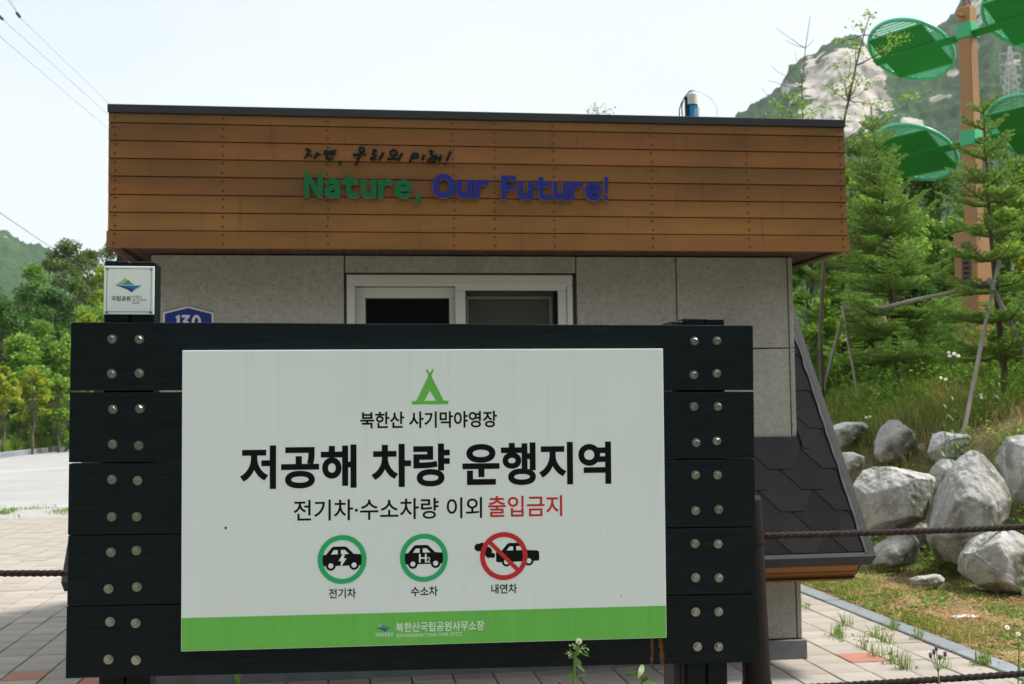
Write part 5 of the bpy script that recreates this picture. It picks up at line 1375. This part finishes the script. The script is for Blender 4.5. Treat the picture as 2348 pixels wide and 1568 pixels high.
ltree('bushy mid green tree at the left border', 2, 690, 56, 82, 'leaf_dark', 9000, .17, .04, 54)
ltree('bushy green tree left of the notice board top corner', 92, 740, 57, 84, 'leaf_mid', 8000, .17, .04, 55)
ltree('light green tree directly behind the notice board top corner', 165, 770, 56, 70, 'leaf_light', 6000, .18, .06, 56)
ltree('dark broad tree below the far hill', 38, 640, 66, 88, 'leaf_dark', 8000, .2, .05, 57)
ltree('dark green tree in the middle of the wood left of the sign', 118, 665, 64, 72, 'leaf_dark', 7500, .2, .10, 58)
ltree('layered pine with dark crown standing highest left of the post', 148, 556, 78, 88, 'leaf_pine', 11000, .24, .06, 59, flat=.6, nc=110)
ltree('dark pine top right of the layered pine', 200, 575, 82, 48, 'leaf_pine', 7000, .24, .06, 60, flat=.6, nc=80)
ltree('yellow green locust tree beside the post plaque', 232, 612, 66, 48, 'leaf_yel', 4800, .18, .15, 61)
ltree('light green tree behind the left post', 215, 690, 61, 62, 'leaf_light', 6000, .18, .08, 62)
ltree('dark tree peeping under the fascia corner', 262, 556, 84, 55, 'leaf_pine', 7000, .22, .08, 63)
ltree('yellow topped bush above the notice board left corner', 205, 722, 54, 40, 'leaf_yel', 2600, .16, .1, 64)
ltree('mid green tree filling the wood behind the far hill foot', -45, 650, 68, 90, 'leaf_dark', 6500, .2, .1, 65)
ltree('round green tree between the dark tree and the layered pine', 80, 610, 70, 70, 'leaf_mid', 7000, .2, .06, 67)
ltree('leafy tree rising behind the light green saplings', 50, 770, 53.5, 62, 'leaf_light', 5500, .17, .05, 68)
ltree('tall mid green tree close to the left post', 185, 640, 68, 66, 'leaf_pine', 7000, .2, .06, 69)
ltree('dense green shrub behind the road kerb next to the notice board', 150, 905, 53, 40, 'leaf_mid', 2600, .13, .02, 70, cat='shrub', name='shrub', nc=30)
ltree('dense green shrub behind the yellow saplings', 40, 915, 51, 44, 'leaf_mid', 2600, .13, .02, 71, cat='shrub', name='shrub', nc=30)
ltree('green tree hidden mostly behind the notice board left end', 330, 640, 62, 80, 'leaf_mid', 5000, .2, .08, 66)

# ------------------------------------------------------------------ plants by the sign
z6 = lambda x, y: ((2200 + x / 4.515) / 1.74521, (2480 + y / 4.515) / 1.74521)
def front_plant(name, label, Y, stem, leaves, buds, flower, cat='wildflower'):
    S = [at_y(*z6(x, y), Y) for x, y in stem]; b = Vector((S[0].x, S[0].y, 0)); root = empty(name, b); tag(root, label, cat)
    MB().tube([Vector((0, 0, -.03))] + [p - b for p in S], [.0042] + [.0040 - .0022 * i / len(S) for i in range(len(S))], 7).build('stem', MT['stem'], root, smooth=True)
    for (x0, y0, x1, y1, w, dy) in leaves:
        lm = MB(); a = at_y(*z6(x0, y0), Y) - b; e = at_y(*z6(x1, y1), Y + dy) - b; flat_leaf(lm, a, e, w / 4.515 / 1.745 / 2700 * Y, Vector((.1, -1, .35)), .10)
        lm.build('leaf', MT['stem'], root, smooth=True)
    for (x, y, r_, x0, y0) in buds:
        c = at_y(*z6(x, y), Y + rng.uniform(-.02, .02)) - b; a = at_y(*z6(x0, y0), Y) - b
        MB().tube([a, a.lerp(c, .5) + Vector((0, 0, .004)), c], .0011, 5).build('bud_stalk', MT['stem'], root)
        MB().ball(c, r_ / 4.515 / 1.745 / 2700 * Y, 9, 6).build('bud', MT['bud'], root, smooth=True)
    if flower: daisy(root, at_y(*z6(flower[0], flower[1]), Y) - b, flower[2] / 4.515 / 1.745 / 2700 * Y)
front_plant('fleabane', 'single white daisy fleabane rising in front of the green band of the sign', 2.96, [(432, 1900), (434, 1150), (446, 720), (468, 610), (505, 500), (522, 390)],
    [(436, 935, 265, 1080, 60, .01), (455, 1022, 655, 1000, 46, -.01), (470, 800, 640, 950, 50, -.01), (455, 690, 560, 850, 95, .02), (446, 650, 320, 690, 50, 0), (575, 610, 710, 660, 26, 0), (470, 600, 400, 590, 24, 0), (385, 610, 250, 612, 24, 0), (380, 600, 290, 560, 20, 0), (370, 590, 355, 510, 20, 0), (350, 610, 345, 665, 22, 0), (520, 520, 660, 440, 20, 0), (600, 545, 700, 615, 22, 0), (490, 520, 400, 420, 50, .01), (500, 540, 590, 600, 60, -.01), (560, 500, 590, 440, 16, 0), (440, 480, 380, 450, 16, 0), (500, 600, 560, 560, 50, 0), (460, 560, 520, 500, 50, .01), (620, 560, 650, 600, 18, 0)],
    [(365, 465, 18, 490, 520), (433, 512, 18, 480, 560), (590, 518, 19, 520, 570), (510, 585, 17, 490, 600), (505, 620, 18, 480, 620), (690, 545, 16, 600, 530), (678, 522, 12, 600, 530), (330, 598, 16, 440, 610), (345, 645, 18, 440, 640), (350, 455, 12, 480, 520)], (522, 385, 62))
front_plant('leafy_weed', 'broad leaved green weed behind the sign by the right post foot', 3.75, [(1640, 1900), (1655, 1150), (1666, 950), (1660, 800)],
    [(1680, 800, 1590, 1055, 100, -.05), (1600, 960, 1368, 1000, 64, 0), (1560, 900, 1585, 860, 30, 0), (1665, 1120, 1780, 1000, 70, 0), (1690, 1090, 1815, 1048, 40, 0), (1672, 1135, 1840, 1120, 50, .02), (1720, 1120, 1935, 1160, 40, .03), (1655, 830, 1710, 700, 60, 0)], [], None, 'weed')
front_plant('leafy_weed', 'pair of light green upright leaves under the sign near the left post', 3.8, [(-5630, 1700), (-5620, 1250), (-5640, 1100)],
    [(-5640, 1150, -5700, 900, 60, 0), (-5630, 1150, -5580, 880, 60, 0), (-5640, 1080, -5640, 850, 50, .02)], [], None, 'weed')
z5 = lambda x, y: ((2950 + x / 2.0489) / 1.74521, (2200 + y / 2.0489) / 1.74521)
def thistle(label, Y, root_px, fork, heads, zf, hr):
    R0 = at_y(*zf(*root_px), Y); b = Vector((R0.x, R0.y, 0)); root = empty('thistle', b); tag(root, label, 'thistle', 'lilac thistles by the barrier')
    f = at_y(*zf(*fork), Y) - b
    MB().tube([(0, 0, -.03), R0 - b, f], [.003, .0024, .0018], 6).build('stem', MT['stem'], root, smooth=True)
    for (x, y) in heads:
        c = at_y(*zf(x, y), Y + rng.uniform(-.02, .02)) - b
        MB().tube([f, f.lerp(c, .5) + Vector((0, 0, -.004)), c], .0011, 5).build('flower_stalk', MT['stem'], root)
        MB().ball(c + Vector((0, 0, .003)), hr, 9, 6, .85, .85, 1.25).build('flower_cup', MT['thistle_cup'], root, smooth=True)
        tm = MB()
        for k in range(26):
            a = 2.4 * k; q = hr * .95 * math.sqrt(k / 26); s0 = c + Vector((q * .6 * math.cos(a), q * .6 * math.sin(a), hr * .9)); e = c + Vector((q * 1.3 * math.cos(a), q * 1.3 * math.sin(a), hr * (2.3 - .5 * k / 26)))
            tm.tube([s0, e], [hr * .12, hr * .09], 4)
        tag(tm.build('florets', MT['thistle'], root), kind='stuff')
thistle('thistle with five lilac heads standing before the lower rope', 3.2, (1668, 1250), (1645, 1000), [(1582, 878), (1611, 850), (1630, 820), (1702, 868), (1657, 895)], z5, .0052)
zt6 = lambda x, y: z6(x, y)
thistle('tip of a lilac thistle at the bottom edge below the fleabane', 3.0, (180, 1500), (181, 1260), [(182, 1170), (205, 1250)], zt6, .0055)
fl = at_y(*z5(2282, 692), 5.2); stalk('fleabane', 'small white fleabane at the right border beside the kerb', Vector((fl.x + .02, fl.y, 0)), fl.z, 2, .012, 16, .10, (-.02, 0), 71, group='white fleabane on the bank')
fl = at_y(2338, 1290, 5.6); stalk('wild_stem', 'leafy stem leaning in at the right border below the rope', Vector((fl.x + .1, fl.y, 0)), fl.z, 0, .01, 14, .14, (-.12, 0), 72, cat='weed', group='leafy stems on the bank')
# litter
lpz = on_z(2213, 1412, .02)
lm = MB(); N = 9
for i in range(N + 1):
    for j in range(N + 1):
        u, v = i / N - .5, j / N - .5; w = .17 * (1 - .5 * abs(v)); lm.v.append((u * w * 1.3 + .02 * math.sin(7 * v), v * .09, .012 + .028 * abs(mnoise.noise(Vector((u * 4, v * 5, 2)))) + .018 * (.25 - u * u)))
for i in range(N):
    for j in range(N): a = i * (N + 1) + j; lm.f.append((a, a + 1, a + N + 2, a + N + 1))
lo_ = lm.build('plastic_scrap', MT['litter'], smooth=True, loc=(lpz.x, lpz.y, bank_h(lpz.x, lpz.y))); tag(lo_, 'crumpled white plastic scrap on the dry ground beyond the kerb', 'litter')

# ------------------------------------------------------------------ unseen slope added behind the viewer to block low sky light from the fronts
V = []; nx, nt = 120, 26
for j in range(nt):
    for i in range(nx):
        a = math.pi * (1.06 + .88 * i / (nx - 1)); t = j / (nt - 1); d = 13 + 110 * t
        V.append((math.cos(a) * d, math.sin(a) * d + 2, 50 * t ** 1.05 + mnoise.noise(Vector((math.cos(a) * d * .12, math.sin(a) * d * .12, 1))) * 3 * t - .05))
jj, ii = np.meshgrid(np.arange(nt - 1), np.arange(nx - 1), indexing='ij'); a = (jj * nx + ii).ravel()
wh = link('sky_blocking_slope', np_mesh('sky_blocking_slope', V, np.stack([a, a + 1, a + nx + 1, a + nx], 1)), mat('sky_blocker_dark', (.026, .036, .028), (.045, .058, .044), scale=.2, rough=.95)); tag(wh, kind='structure')

# ------------------------------------------------------------------ haze
hz = MB().box(-2300, 2300, -400, 2600, -1.2, 620).build('haze', None); tag(hz, 'thin pale summer haze over the whole valley', 'haze', kind='stuff')
hm = bpy.data.materials.new('thin_haze'); hm.use_nodes = True; hn = hm.node_tree.nodes; hn.clear()
ho = hn.new('ShaderNodeOutputMaterial'); hv_ = hn.new('ShaderNodeVolumePrincipled'); hv_.inputs['Color'].default_value = (.93, .97, 1, 1); hv_.inputs['Density'].default_value = .00012; hv_.inputs['Anisotropy'].default_value = .2
hm.node_tree.links.new(hv_.outputs[0], ho.inputs['Volume']); hz.data.materials.append(hm)
